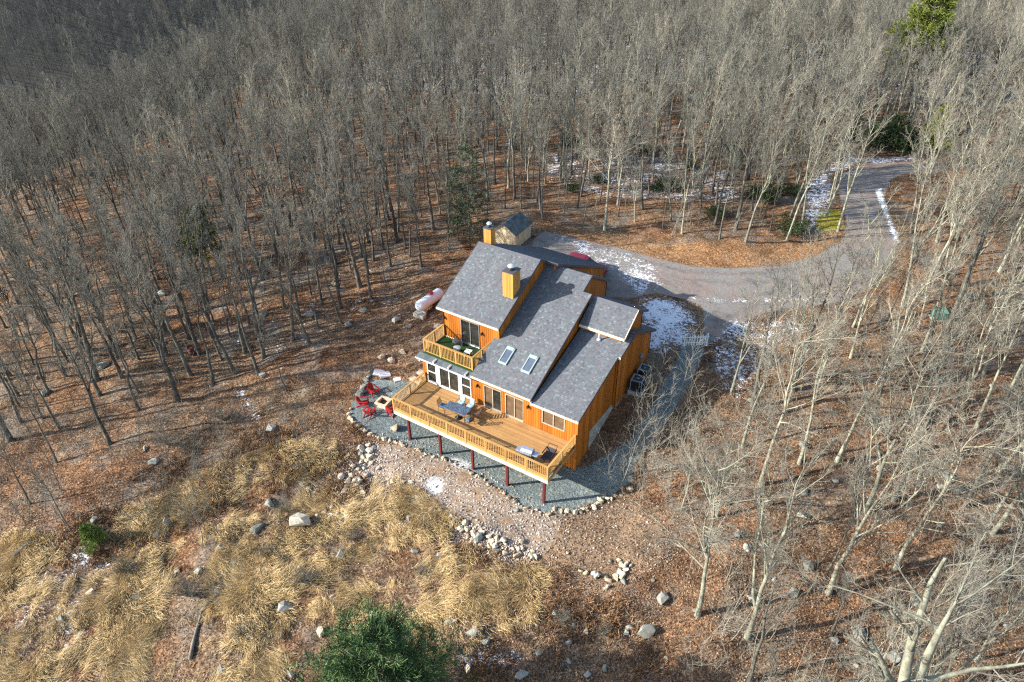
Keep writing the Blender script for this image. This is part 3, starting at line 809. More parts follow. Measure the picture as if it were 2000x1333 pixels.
# dark lean-to strip below the balcony, over the white windows
pf = MB().prism([(-0.5, 3.5, 2.44), (-0.5, 4.04, 2.60), (-0.5, YA - 0.005, 2.60), (-0.5, YA - 0.005, 2.42), (-0.5, 3.5, 2.42)], (5.2, 0, 0)).build('porch_roof', M_FLAT, house)
MB().box(-0.52, 3.44, 2.36, 4.73, 3.499, 2.46).build('eave_board', M_TRIM, pf)
for x in (1.2, 2.62, 4.2):
    MB().box(x - 0.03, 3.52, 2.47, x + 0.0, 3.95, 2.62).box(x + 0.06, 3.52, 2.47, x + 0.09, 3.95, 2.62).build('bracket', M_TRIM, pf)

# ---------------------------------------------------------------- the deck
deck = thing('wooden_deck', 'long raised timber deck with balustrade on red-brown posts', 'deck', (0, 0, 0))
LX = 13.6
nb = 27; bwid = (W - 0.05) / nb
pb = None
for i in range(nb):
    yy = 0.02 + i * bwid
    if pb is None: pb = MB().box(0, 0.008, -0.035, LX, bwid - 0.008, 0.0).build('deck_board', M_DECK, deck, loc=(0, yy, 0))
    else: inst(pb, 'deck_board', deck, (0, yy, -0.0005 * (i % 3)))
railing(deck, (0.0, 0.0), (LX, 0.0), 0.0, 0.97, [i / 8 for i in range(9)], low=-0.26)
railing(deck, (0.0, 0.0), (0.0, W - 0.06), 0.0, 0.97, [0, 0.5, 1.0], skip_first=True, low=-0.26)
railing(deck, (LX, 0.0), (LX, W - 0.06), 0.0, 0.97, [0, 0.5, 1.0], skip_first=True, low=-0.26)
MB().box(0.0, -0.03, -0.27, LX, 0.015, -0.037).build('rim_joist', M_RAIL, deck)
MB().box(-0.03, -0.055, -0.59, LX + 0.03, -0.005, -0.272).build('fascia', M_CREAM, deck)
for xx in (-0.03, LX - 0.015): MB().box(xx, 0.0, -0.57, xx + 0.045, W - 0.005, -0.28).build('side_fascia', M_RAIL, deck)
jp = None
for i in range(22):
    loc = (0.3 + i * 0.62, 0.02, -0.27)
    if jp is None: jp = MB().box(-0.02, 0, 0, 0.02, W - 0.05, 0.23).build('joist', M_RAIL, deck, loc=loc)
    else: inst(jp, 'joist', deck, loc)
MB().box(0.1, 0.06, -0.57, LX - 0.1, 0.2, -0.275).build('beam', M_BROWNRED, deck)
pp = None
for x in (1.2, 4.22, 7.2, 10.23, 13.28):
    zg = float(height(x, 0.13)) - 0.15
    if pp is None:
        pp = MB().box(-0.085, -0.085, 0, 0.085, 0.085, -0.575 - zg).build('post', M_BROWNRED, deck, loc=(x, 0.13, zg))
    else: inst(pp, 'post', deck, (x, 0.13, zg))
for x in (11.9,):
    MB().box(x - 0.05, -0.1, -0.42, x - 0.01, -0.056, -0.28).box(x + 0.03, -0.1, -0.42, x + 0.07, -0.056, -0.28).box(x - 0.01, -0.09, -0.34, x + 0.03, -0.056, -0.3).build('floodlight', M_TRIM, deck)
# ---------------------------------------------------------------- things on the patio, the deck, the balcony and round the house
def g(x, y): return float(height(x, y))
M_RED = simple('red_chair_plastic', (0.36, 0.022, 0.020), 0.45, var=0.2, island=0.15)
def adirondack(loc, rz, label, tilt=0.0):
    t = thing('garden_chair', label, 'chair', loc, rz, 'red garden chairs round the fire pit')
    for i in range(5):                                # seat slats, front of the chair is -y
        yy = -0.30 + i * 0.115
        MB().box(-0.27, yy, 0.36 - i * 0.03, 0.27, yy + 0.10, 0.385 - i * 0.03).build('seat_slat', M_RED, t)
    R = Matrix.Rotation(math.radians(-24), 3, 'X')
    for i in range(5):
        x = -0.25 + i * 0.102
        h = [0.62, 0.70, 0.74, 0.70, 0.62][i]
        MB().box(x, 0.27, 0.22, x + 0.09, 0.295, 0.22 + h, rot=R, about=(0, 0.28, 0.22)).build('back_slat', M_RED, t)
    MB().box(-0.27, 0.43, 0.62, 0.27, 0.46, 0.69).build('back_brace', M_RED, t)
    for s in (-1, 1):
        MB().box(s * 0.34 - 0.07, -0.38, 0.56, s * 0.34 + 0.07, 0.42, 0.585).build('armrest', M_RED, t)
        MB().box(s * 0.34 - 0.02, -0.32, 0.0, s * 0.34 + 0.02, -0.22, 0.56).build('leg', M_RED, t)
        MB().prism([(s * 0.29 - 0.015, -0.33, 0.26), (s * 0.29 - 0.015, -0.33, 0.36), (s * 0.29 - 0.015, 0.36, 0.2), (s * 0.29 - 0.015, 0.72, 0.0), (s * 0.29 - 0.015, 0.55, 0.0)], (0.03, 0, 0)).build('leg', M_RED, t)
    return t
PX, PY = -3.36, 2.2
def face(x, y): return math.atan2(PX - x, -(PY - y)) # rotation that points -y to the pit
def fz(x, y): return math.atan2(y - PY, x - PX) - math.pi / 2
for (x, y, lb, da) in ((-4.95, 2.75, 'red slatted garden chair set alone behind the fire pit, deep seat turned to the pit', 0.1), (-4.65, 1.25, 'red slatted garden chair squeezed beside another red chair at the patio edge', -0.1),
                       (-3.45, 0.65, 'red slatted garden chair between the fire pit and the lone boulder', 0.25), (-2.05, 1.75, 'red slatted garden chair tucked against the deck corner', 0.0)):
    adirondack((x, y, g(x, y)), fz(x, y) + da, lb)
# fire pit of pale blocks
M_PIT = simple('pale_tan_block', (0.55, 0.42, 0.29), 0.9, var=0.25, island=0.25, bump=0.3)
M_SOOT = simple('sooty_ash_bed', (0.09, 0.05, 0.04), 0.95, var=0.6, scale=9)
fp = thing('fire_pit', 'square fire pit of pale tan blocks with dark ash inside', 'fire pit', (PX, PY, g(PX, PY)), 0.12)
for lay in range(2):
    for k in range(3):
        for s in (-1, 1):
            o = 0.0 if lay == 0 else 0.02
            MB().box(-0.55 + k * 0.37 + o, s * 0.45 - 0.1, lay * 0.2, -0.19 + k * 0.37 + o, s * 0.45 + 0.1, lay * 0.2 + 0.19).build('block', M_PIT, fp, bevel=0.015)
    for k in range(2):
        for s in (-1, 1):
            MB().box(s * 0.46 - 0.1, -0.34 + k * 0.345, lay * 0.2, s * 0.46 + 0.1, -0.005 + k * 0.345, lay * 0.2 + 0.19).build('block', M_PIT, fp, bevel=0.015)
MB().box(-0.35, -0.34, 0, 0.35, 0.34, 0.14).build('ash_bed', M_SOOT, fp)
rr = random.Random(4)
for k in range(4):
    a = rr.uniform(0, 3.1)
    MB().tube([(-0.26 * math.cos(a), -0.26 * math.sin(a), 0.17), (0.26 * math.cos(a), 0.26 * math.sin(a), 0.2)], 0.035, 6).build('charred_log', M_BLACK, fp)

# white slabs by the patio
M_SLAB = simple('weathered_white_slab', (0.62, 0.62, 0.64), 0.8, var=0.12, bump=0.2)
for (px, py, sx_, sy_, rz, lb) in ((741, 728, 1.0, 0.75, 0.5, 'broad weathered white slab, its corner under the smaller slab'), (752, 734, 0.95, 0.7, 0.95, 'tilted white slab lying over the corner of a broad slab'), (776, 742, 0.62, 0.5, 0.9, 'small square white slab lying apart near the deck stairs corner')):
    p = ground_at(px, py)
    o = MB().box(-sx_ / 2, -sy_ / 2, -0.06, sx_ / 2, sy_ / 2, 0.09).build('stone_slab', M_SLAB, bevel=0.02, loc=(p[0], p[1], p[2]))
    o.rotation_euler = (0.05, 0.08 if px == 752 else 0.0, rz); o.location.z += 0.08 if px == 752 else 0.0
    tag(o, lb, 'slab', 'white slabs by the gravel patio')
# stone steps climbing beside the house
M_STEP = simple('tan_step_stone', (0.44, 0.36, 0.26), 0.9, var=0.3, bump=0.3)
st = None
for i, (x, y) in enumerate(((-2.55, 5.55), (-2.35, 6.35), (-2.2, 7.15), (-2.1, 7.95), (-2.0, 8.75))):
    zz = g(x, y)
    if st is None:
        st = thing('stone_steps', 'rough tan stone steps climbing beside the house wall under the balcony', 'steps', (x, y, zz))
        X0s, Y0s, Z0s = x, y, zz
    o = MB().box(-0.65, -0.26, -0.35, 0.6, 0.26, 0.06).build('step', M_STEP, st, bevel=0.04, loc=(x - X0s, y - Y0s, zz - Z0s + 0.08))
    o.rotation_euler = (0, 0, 0.1 * (i % 3 - 1))

# deck furniture
M_TABLE = NT('mottled_blue_tabletop')
_p = M_TABLE.pos()
M_TABLE.bump(M_TABLE.noise(_p, 30, 3), 0.2, 0.01)
M_TABLE = M_TABLE.done(M_TABLE.ramp(M_TABLE.noise(_p, 9, 5, 0.7), [(0.3, (0.025, 0.035, 0.06)), (0.5, (0.07, 0.10, 0.15)), (0.72, (0.17, 0.22, 0.28))]), 0.35, 0, 0.4)
M_BLUE = simple('blue_cushion', (0.035, 0.17, 0.28), 0.85, var=0.35, scale=8)
def patt():
    t = NT('light_blue_patterned_cushion'); p = t.pos()
    v = t.voro(p, 13, 'Distance')
    return t.done(t.ramp(v, [(0.25, (0.10, 0.34, 0.46)), (0.42, (0.62, 0.74, 0.74)), (0.7, (0.22, 0.48, 0.58))]), 0.9)
M_PATT = patt()
M_BRONZE = simple('bronze_chair_frame', (0.11, 0.065, 0.045), 0.45, var=0.2)
M_SLATW = simple('pale_metal_slats', (0.62, 0.56, 0.54), 0.4, var=0.1)
tb = thing('patio_table', 'dark blue mottled rectangular patio table on the timber deck', 'table', (4.67, 1.86, 0.0), 0.04)
MB().box(-0.98, -0.46, 0.69, 0.98, 0.46, 0.72).build('table_top', M_TABLE, tb, bevel=0.01)
MB().box(-0.9, -0.42, 0.63, 0.9, 0.42, 0.688).build('apron', M_BRONZE, tb)
for sx_ in (-1, 1):
    for sy_ in (-1, 1):
        MB().tube([(sx_ * 0.86, sy_ * 0.38, 0.64), (sx_ * 0.9, sy_ * 0.42, 0.0)], 0.025, 8).build('leg', M_BRONZE, tb)
ub = MB().lathe([(0.27, 0), (0.27, 0.04), (0.2, 0.09), (0.05, 0.12), (0.04, 0.35)], 20, (0, 0, 0)).build('umbrella_base', M_BLACK, None, True, loc=(4.85, 1.66, 0.002))
tag(ub, 'round black umbrella base standing under the blue patio table', 'umbrella base')
def patio_chair(loc, rz, label, cushion, backmat, slat=None):
    t = thing('patio_chair', label, 'chair', loc, rz, 'chairs round the blue patio table')
    fr = MB()
    for s in (-1, 1):
        MB().tube([(s * 0.25, -0.24, 0.0), (s * 0.25, -0.22, 0.42)], 0.017, 6).build('leg', M_BRONZE, t)
        MB().tube([(s * 0.25, 0.28, 0.0), (s * 0.25, 0.22, 0.42), (s * 0.24, 0.33, 0.95)], 0.017, 6).build('leg', M_BRONZE, t)
        MB().tube([(s * 0.27, -0.22, 0.42), (s * 0.28, -0.2, 0.64), (s * 0.27, 0.26, 0.66)], 0.018, 6).build('armrest', M_BRONZE, t)
    MB().box(-0.25, -0.24, 0.40, 0.25, 0.24, 0.425).build('seat_frame', M_BRONZE, t)
    MB().box(-0.24, -0.24, 0.426, 0.24, 0.20, 0.50).build('seat_cushion', cushion, t, bevel=0.02)
    R = Matrix.Rotation(math.radians(-12), 3, 'X')
    if slat:
        for k in range(5):
            z = 0.5 + k * 0.095; yy = 0.24 + k * 0.02
            MB().box(-0.24, yy, z, 0.24, yy + 0.02, z + 0.06).build('back_slat', slat, t)
    else:
        MB().box(-0.23, 0.2, 0.5, 0.23, 0.27, 1.0, rot=R, about=(0, 0.23, 0.5)).build('back_cushion', backmat, t, bevel=0.03)
    MB().tube([(-0.24, 0.33, 0.95), (0, 0.35, 1.02), (0.24, 0.33, 0.95)], 0.017, 6).build('back_frame', M_BRONZE, t)
    return t
PI = math.pi
patio_chair((3.33, 1.78, 0.0), PI / 2 + 0.15, 'bronze chair with slatted brown back at the table end near the fire pit', M_BLUE, None, M_BRONZE)
patio_chair((4.32, 2.72, 0.0), 0.0, 'patio chair with pale blue patterned cushions opposite the white window mullion', M_PATT, M_PATT)
patio_chair((5.12, 2.80, 0.0), -0.12, 'patio chair with pale blue patterned cushions next to the orange wall and lantern', M_PATT, M_PATT)
patio_chair((6.02, 2.42, 0.0), -PI / 2 + 0.35, 'patio chair with pale metal back slats facing the table in its shade', M_BRONZE, None, M_SLATW)
patio_chair((6.0, 1.55, 0.0), -PI / 2 - 0.25, 'bronze patio chair with a teal seat cushion at the table end near the grill', M_BLUE, None, M_BRONZE)
# gas grill
M_STEEL = simple('brushed_steel', (0.62, 0.65, 0.68), 0.28, metal=0.75, var=0.12)
gr = thing('gas_grill', 'stainless steel gas grill with side shelves by the deck balustrade', 'grill', (11.6, 0.62, 0.0), 0.12)
MB().box(-0.38, -0.24, 0.1, 0.38, 0.24, 0.78).build('cart', M_CHARC, gr)
MB().box(-0.42, -0.28, 0.78, 0.42, 0.28, 0.9).build('firebox', M_CHARC, gr)
MB().prism([(-0.42, -0.29, 0.9), (-0.42, -0.27, 1.05), (-0.42, -0.13, 1.18), (-0.42, 0.13, 1.2), (-0.42, 0.27, 1.1), (-0.42, 0.29, 0.9)], (0.84, 0, 0)).build('lid', M_STEEL, gr, bevel=0.015)
MB().tube([(-0.3, -0.33, 0.98), (0.3, -0.33, 0.98)], 0.018, 8).build('lid_handle', M_STEEL, gr)
for s in (-1, 1):
    MB().box(s * 0.63 - 0.2, -0.25, 0.86, s * 0.63 + 0.2, 0.25, 0.9).build('side_shelf', M_STEEL, gr, bevel=0.01)
MB().box(-0.42, -0.33, 0.79, 0.42, -0.281, 0.89).build('control_panel', M_STEEL, gr)
for k in range(4): MB().lathe([(0.03, -0.37), (0.03, -0.331)], 10, (-0.3 + k * 0.2, 0, 0.84), 'y').build('knob', M_BLACK, gr)
for sx_ in (-1, 1):
    for sy_ in (-1, 1): MB().lathe([(0.05, sx_ * 0.33 - 0.02), (0.05, sx_ * 0.33 + 0.02)], 12, (0, sy_ * 0.18, 0.05), 'x').build('wheel', M_BLACK, gr)
# black sling lounger beside the grill
bl = thing('lounge_chair', 'black sling lounge chair between the grill and the deck end railing', 'chair', (12.72, 1.65, 0.0), 0.05)
for s in (-1, 1):
    MB().tube([(s * 0.33, -0.62, 0.36), (s * 0.33, 0.2, 0.32), (s * 0.33, 0.62, 0.78)], 0.022, 6).build('side_rail', M_BLACK, bl)
    MB().tube([(s * 0.34, -0.45, 0.36), (s * 0.34, -0.1, 0.0)], 0.018, 6).build('leg', M_BLACK, bl)
    MB().tube([(s * 0.34, 0.35, 0.5), (s * 0.34, 0.5, 0.0)], 0.018, 6).build('leg', M_BLACK, bl)
    MB().box(s * 0.37 - 0.035, -0.35, 0.56, s * 0.37 + 0.035, 0.45, 0.585).build('armrest', M_BLACK, bl)
M_SLING = simple('dark_sling_fabric', (0.045, 0.04, 0.045), 0.8, var=0.4, scale=10)
MB().prism([(-0.31, -0.6, 0.36), (-0.31, 0.2, 0.31), (-0.31, 0.45, 0.58), (-0.31, 0.45, 0.6), (-0.31, 0.19, 0.33), (-0.31, -0.6, 0.38)], (0.62, 0, 0)).build('sling', M_SLING, bl)
MB().tube([(-0.33, 0.62, 0.78), (0.33, 0.62, 0.78)], 0.022, 6).build('head_rail', M_BLACK, bl)
MB().tube([(-0.33, -0.62, 0.36), (0.33, -0.62, 0.36)], 0.022, 6).build('foot_rail', M_BLACK, bl)
# balcony things
M_GREYC = simple('grey_cushion_fabric', (0.30, 0.32, 0.34), 0.85, var=0.15, scale=9)
def tub(loc, rz, label, mat, backm):
    t = thing('balcony_chair', label, 'chair', loc, rz)
    MB().lathe([(0.30, 0.32), (0.33, 0.36), (0.33, 0.42), (0.28, 0.45)], 18, (0, -0.03, 0)).build('seat', mat, t, True)
    mb = MB()
    for k in range(9):
        a = math.radians(0 + k * 22.5)
        mb.tube([(0.33 * math.cos(a), 0.33 * math.sin(a) - 0.03, 0.40), (0.39 * math.cos(a), 0.39 * math.sin(a) - 0.02, 0.62 + 0.2 * math.sin(a))], 0.015, 5)
    mb.build('back_rods', backm, t)
    MB().tube([(0.40 * math.cos(math.radians(k * 18)), 0.40 * math.sin(math.radians(k * 18)) - 0.02, 0.62 + 0.2 * math.sin(math.radians(k * 18))) for k in range(11)], 0.02, 6).build('back_rim', backm, t)
    for k in range(4):
        a = math.radians(45 + 90 * k)
        MB().tube([(0.22 * math.cos(a), 0.22 * math.sin(a), 0.33), (0.29 * math.cos(a), 0.29 * math.sin(a), 0.0)], 0.015, 6).build('leg', backm, t)
    return t
tub((2.08, 5.55, BZ + 0.003), 0.2, 'grey cushioned round chair on the turfed balcony', M_GREYC, M_CHARC)
tub((1.5, 6.25, BZ + 0.003), -0.4, 'dark metal chair by the balcony door, back to the orange wall', M_CHARC, M_BLACK)
M_WHITEP = NT('black_and_white_pattern')
_p = M_WHITEP.obj()
M_WHITEP = M_WHITEP.done(M_WHITEP.ramp(M_WHITEP.voro(_p, 7, 'Distance'), [(0.30, (0.03, 0.03, 0.03)), (0.36, (0.75, 0.75, 0.74))]), 0.6)
ot = thing('side_table', 'white side table with black pattern on the balcony turf', 'table', (3.1, 5.55, BZ + 0.003), 0.2)
MB().box(-0.27, -0.27, 0.40, 0.27, 0.27, 0.44).build('table_top', M_WHITEP, ot)
for sx_ in (-1, 1):
    for sy_ in (-1, 1): MB().box(sx_ * 0.23 - 0.02, sy_ * 0.23 - 0.02, 0, sx_ * 0.23 + 0.02, sy_ * 0.23 + 0.02, 0.40).build('leg', M_TRIM, ot)

# propane tank
M_TANK = simple('white_tank_enamel', (0.70, 0.755, 0.80), 0.4, var=0.07, scale=1.2)
M_TRED = simple('red_valve_dome', (0.52, 0.03, 0.02), 0.45)
tx, ty = -6.9, 13.1
tz = g(tx, ty)
tk = thing('propane_tank', 'long white propane tank with red valve dome on leaf litter', 'tank', (tx, ty, tz), -0.03)
R_ = 0.52; Lh = 1.35
prof = [(0.02, -Lh - 0.42), (R_ * 0.45, -Lh - 0.37), (R_ * 0.78, -Lh - 0.24), (R_ * 0.95, -Lh - 0.09), (R_, -Lh), (R_, Lh), (R_ * 0.95, Lh + 0.09), (R_ * 0.78, Lh + 0.24), (R_ * 0.45, Lh + 0.37), (0.02, Lh + 0.42)]
MB().lathe(prof, 24, (0, 0, R_ + 0.28), 'y').build('tank_body', M_TANK, tk, True)
MB().lathe([(0.21, 2 * R_ + 0.22), (0.22, 2 * R_ + 0.42), (0.17, 2 * R_ + 0.5), (0.03, 2 * R_ + 0.53)], 16, (0, 0.25, 0)).build('valve_dome', M_TRED, tk, True)
for s in (-1, 1):
    MB().box(-0.38, s * 1.0 - 0.09, -0.25, 0.38, s * 1.0 + 0.09, 0.42).build('support_block', M_CONC, tk)
MB().box(-0.6, -1.75, -0.3, 0.6, -1.3, 0.08).build('pad', M_CONC, tk)

# garden shed
M_SHED = simple('tan_shed_siding', (0.50, 0.42, 0.27), 0.75, var=0.2, scale=1.5, island=0.12)
M_SHROOF = simple('grey_green_shed_shingles', (0.095, 0.115, 0.115), 0.9, var=0.45, scale=2.5, bump=0.3)
sh = thing('garden_shed', 'small tan wooden shed with dark gabled roof behind the garage', 'shed', (-6.2, 26.1, g(-6.2, 26.1) - 0.1), 0.06)
hw, hl, wh, rh = 1.22, 1.6, 1.95, 0.85
mb = MB()
mb.prism([(-hw, -hl, 0), (hw, -hl, 0), (hw, -hl, wh), (0, -hl, wh + rh), (-hw, -hl, wh)], (0, 2 * hl, 0))
for k in range(8):
    a = -hl + k * 0.4
    mb.box(hw + 0.001, a + 0.006, 0, hw + 0.02, a + 0.394, wh - 0.05)
mb.build('wall', M_SHED, sh)
for s in (-1, 1):
    n_ = Vector((-s * rh, 0, hw)).normalized() if False else None
    P = [(0, -hl - 0.15, wh + rh + 0.02), (s * (hw + 0.18), -hl - 0.15, wh - 0.18 * rh / hw + 0.02), (s * (hw + 0.18), -hl - 0.15, wh - 0.18 * rh / hw + 0.10), (0, -hl - 0.15, wh + rh + 0.10)]
    ro = MB().prism(P, (0, 2 * hl + 0.3, 0)).build('roof', M_SHROOF, sh)
for s in (-1, 1): MB().box(s * 0.45 - 0.43, -hl - 0.03, 0.1, s * 0.45 + 0.43, -hl - 0.003, 1.75).build('door', M_SHED, sh)
for z in (1.25, 1.5): MB().box(hw + 0.021, -1.05, z, hw + 0.035, -0.9, z + 0.13).build('vent', M_BLACK, sh)
for s in (-1, 1): MB().box(hw - 0.02, s * hl - 0.06, 0, hw + 0.04, s * hl + 0.06, wh - 0.05).build('corner_board', M_CREAM, sh)

# car behind the garage
M_CAR = simple('dark_red_car_paint', (0.16, 0.012, 0.03), 0.25, var=0.05, spec=0.6)
M_CGL = glass_mat('car_glass', (0.02, 0.022, 0.025))
car = thing('parked_car', 'dark red car parked on the drive behind the garage', 'car', (3.3, 24.15, g(3.3, 24.15)), 0.02)
bd = bmesh.new()
secs = [(-2.2, 0.5, 0.62, 0.72), (-2.15, 0.35, 0.86, 0.84), (-1.3, 0.25, 0.95, 0.9), (0.9, 0.25, 0.98, 0.9), (1.9, 0.28, 0.92, 0.88), (2.2, 0.4, 0.8, 0.8)]
def loft(secs):
    V = []; F = []
    for (x, zb, zt, w) in secs:
        V += [(x, -w, zb + 0.06), (x, -w * 0.98, zt - 0.12), (x, -w * 0.86, zt), (x, w * 0.86, zt), (x, w * 0.98, zt - 0.12), (x, w, zb + 0.06), (x, w * 0.9, zb), (x, -w * 0.9, zb)]
    for i in range(len(secs) - 1):
        for k in range(8): F.append((i * 8 + k, i * 8 + (k + 1) % 8, (i + 1) * 8 + (k + 1) % 8, (i + 1) * 8 + k))
    F.append(tuple(range(8))); F.append(tuple((len(secs) - 1) * 8 + k for k in range(8))[::-1])
    return V, F
MB().add(*loft(secs)).build('body', M_CAR, car)
MB().add(*loft([(-2.0, 0.9, 0.97, 0.78), (-1.55, 0.9, 1.40, 0.72), (0.15, 0.9, 1.42, 0.72), (0.95, 0.9, 0.99, 0.78)])).build('window_band', M_CGL, car)
MB().add(*loft([(-1.72, 1.36, 1.44, 0.66), (-1.3, 1.38, 1.53, 0.7), (-0.1, 1.38, 1.54, 0.7), (0.3, 1.36, 1.45, 0.66)])).build('roof', M_CAR, car)
for x in (-1.4, 1.4):
    for s in (-1, 1):
        w_ = MB().lathe([(0.33, s * 0.8 - 0.11), (0.34, s * 0.8), (0.33, s * 0.8 + 0.11)], 18, (x, 0, 0.34), 'y').build('wheel', M_BLACK, car, True)
        MB().lathe([(0.2, s * 0.8 + s * 0.112), (0.19, s * 0.8 + s * 0.125)], 14, (x, 0, 0.34), 'y').build('rim', M_ALU, w_)
for s in (-1, 1):
    MB().box(2.14, s * 0.6 - 0.13, 0.6, 2.2, s * 0.6 + 0.13, 0.72).build('headlight', M_TRIM, car)
    MB().box(-2.21, s * 0.6 - 0.13, 0.62, -2.15, s * 0.6 + 0.13, 0.74).build('tail_light', M_TRED, car)
bd.free()

# outdoor heat pump units by the side wall
def condenser(loc, rz, w, d, h, label):
    t = thing('heat_pump', label, 'heat pump', loc, rz, 'heat pump units by the side wall')
    MB().box(-w / 2 + 0.03, -d / 2 + 0.03, 0.1, w / 2 - 0.03, d / 2 - 0.03, h - 0.04).build('coil', M_BLACK, t)
    for sx_ in (-1, 1):
        for sy_ in (-1, 1): MB().box(sx_ * (w / 2 - 0.035) - 0.035, sy_ * (d / 2 - 0.035) - 0.035, 0.08, sx_ * (w / 2 - 0.035) + 0.035, sy_ * (d / 2 - 0.035) + 0.035, h).build('corner_post', M_ACG, t)
    f = MB()
    for s in (-1, 1):
        f.box(-w / 2, s * (d / 2 - 0.06) - 0.06, h, w / 2, s * (d / 2 - 0.06) + 0.06, h + 0.04)
        f.box(s * (w / 2 - 0.06) - 0.06, -d / 2 + 0.12, h, s * (w / 2 - 0.06) + 0.06, d / 2 - 0.12, h + 0.04)
    f.build('top_frame', M_ACG, t)
    MB().lathe([(min(w, d) / 2 - 0.13, h - 0.02), (min(w, d) / 2 - 0.13, h + 0.02)], 18).build('fan_well', M_BLACK, t)
    MB().lathe([(0.09, h + 0.02), (0.09, h + 0.05), (0.02, h + 0.06)], 12).build('fan_hub', M_ACG, t)
    for k in range(4): MB().box(-w / 2 + 0.1, -0.008, h + 0.022, w / 2 - 0.1, 0.008, h + 0.034, rot=Matrix.Rotation(k * PI / 4, 3, 'Z'), about=(0, 0, h + 0.028)).build('guard_bar', M_ACG, t)
    MB().box(-w / 2 - 0.1, -d / 2 - 0.1, -0.5, w / 2 + 0.1, d / 2 + 0.1, 0.08).build('pad', M_CONC, t)
    return t
M_ACG = simple('grey_unit_casing', (0.24, 0.27, 0.29), 0.45, var=0.1)
for (x, y, w_, h_, lb) in ((14.6, 12.05, 0.95, 1.05, 'grey heat pump unit standing nearer the deck end of the side wall'), (14.6, 13.25, 0.9, 0.95, 'dark heat pump unit next to the wall conduit, behind the other unit')):
    condenser((x, y, g(x, y) + 0.1), 0.1, w_, w_, h_, lb)
# electric meter and conduit
mt = thing('electric_meter', 'grey electric meter box and conduit on the shaded orange wall', 'meter', (13.86, 14.0, 1.2))
MB().box(0.0, -0.15, 0.3, 0.12, 0.15, 0.75).build('meter_box', M_ACG, mt)
MB().tube([(0.06, 0, 0.3), (0.06, 0, -1.1)], 0.03, 8).build('conduit', M_ACG, mt)

# white picket gate with posts
M_WHITE = simple('white_picket_paint', (0.80, 0.81, 0.82), 0.55, var=0.06)
ga = ground_at(1337, 676); gb = ground_at(1378, 676)
va = Vector((gb[0] - ga[0], gb[1] - ga[1], 0)); Lg = va.length
gt = thing('picket_gate', 'low white picket gate across the gravel garden path', 'gate', (ga[0], ga[1], ga[2]), math.atan2(va.y, va.x))
for zz in (0.25, 0.78): MB().box(0, -0.02, zz, Lg, 0.02, zz + 0.08).build('rail', M_WHITE, gt)
nk = 8
for k in range(nk):
    x = Lg * (k + 0.5) / nk
    MB().prism([(x - 0.035, -0.045, 0.05), (x + 0.035, -0.045, 0.05), (x + 0.035, -0.045, 1.0), (x, -0.045, 1.1), (x - 0.035, -0.045, 1.0)], (0, 0.024, 0)).build('picket', M_WHITE, gt)
for x in (-0.06, Lg + 0.06): MB().box(x - 0.05, -0.05, -0.3, x + 0.05, 0.05, 1.15).build('gate_post', M_WHITE, gt)

# green utility box in the wood beside the drive, rusty drum in the far wood
M_GREEN = simple('pale_green_utility_paint', (0.11, 0.23, 0.165), 0.5, var=0.12)
p = ground_at(1832, 622)
ut = thing('utility_box', 'pale green utility cabinet among bare trees beside the drive', 'utility box', (p[0], p[1], p[2]), 0.5)
MB().box(-0.5, -0.42, -0.1, 0.5, 0.42, 0.72).build('cabinet', M_GREEN, ut, bevel=0.02)
MB().prism([(-0.53, -0.45, 0.721), (0.53, -0.45, 0.721), (0.53, 0.45, 0.86), (-0.53, 0.45, 0.86)], (0, 0, 0.04)).build('lid', M_GREEN, ut)
MB().box(-0.6, -0.5, -0.3, 0.6, 0.5, 0.04).build('pad', M_CONC, ut)
M_RUST = simple('rusty_brown_steel', (0.13, 0.045, 0.03), 0.8, var=0.4, scale=6)
p = ground_at(376, 693)
dr = thing('steel_drum', 'rusty brown steel drum standing in the leaf litter of the wood', 'drum', (p[0], p[1], p[2]))
MB().lathe([(0.29, -0.05), (0.29, 0.28), (0.305, 0.3), (0.29, 0.32), (0.29, 0.58), (0.305, 0.6), (0.29, 0.62), (0.29, 0.88), (0.27, 0.88), (0.27, 0.8)], 20).build('drum_shell', M_RUST, dr, True)
# ---------------------------------------------------------------- bare trees
def bark(name, c, lichen, amt, dark=0.5):
    t = NT(name); p = t.pos()
    n = t.noise(t.mapped(p, (1, 1, 0.4)), 7, 5, 0.65)
    col = t.ramp(n, [(0.3, tuple(v * dark for v in c)), (0.7, c)])
    l = t.noise(p, 2.2, 4)
    col = t.mix(t.math('MULTIPLY', t.smooth(l, 0.42, 0.6), amt), col, lichen)
    r = t.n('ShaderNodeObjectInfo').outputs['Random']
    col = t.mix(1.0, col, t.ramp(r, [(0, (0.72, 0.72, 0.70)), (0.5, (1.0, 0.98, 0.96)), (1, (1.2, 1.12, 1.05))]), 'MULTIPLY')
    t.bump(n, 0.5, 0.03)
    return t.done(col, 0.9, 0, 0.1)
M_BARK = bark('grey_brown_bark', (0.115, 0.108, 0.097), (0.17, 0.185, 0.155), 0.6)  # oak bark kept extra dark: backlighting of the left wood is in the colour
M_TWIG = bark('grey_brown_twigs', (0.212, 0.202, 0.175), (0.215, 0.228, 0.192), 0.5, 0.7)  # twigs darkened to match, backlit look painted into the tone
M_PALE = bark('pale_lichened_bark', (0.27, 0.26, 0.205), (0.36, 0.38, 0.295), 0.75, 0.5)  # pale lichened bark, also lightened in colour for the sunlit right-hand slope
M_PTWIG = bark('pale_twigs', (0.27, 0.25, 0.208), (0.31, 0.315, 0.258), 0.5, 0.72)  # paler twigs, part of their sunlit look is base colour

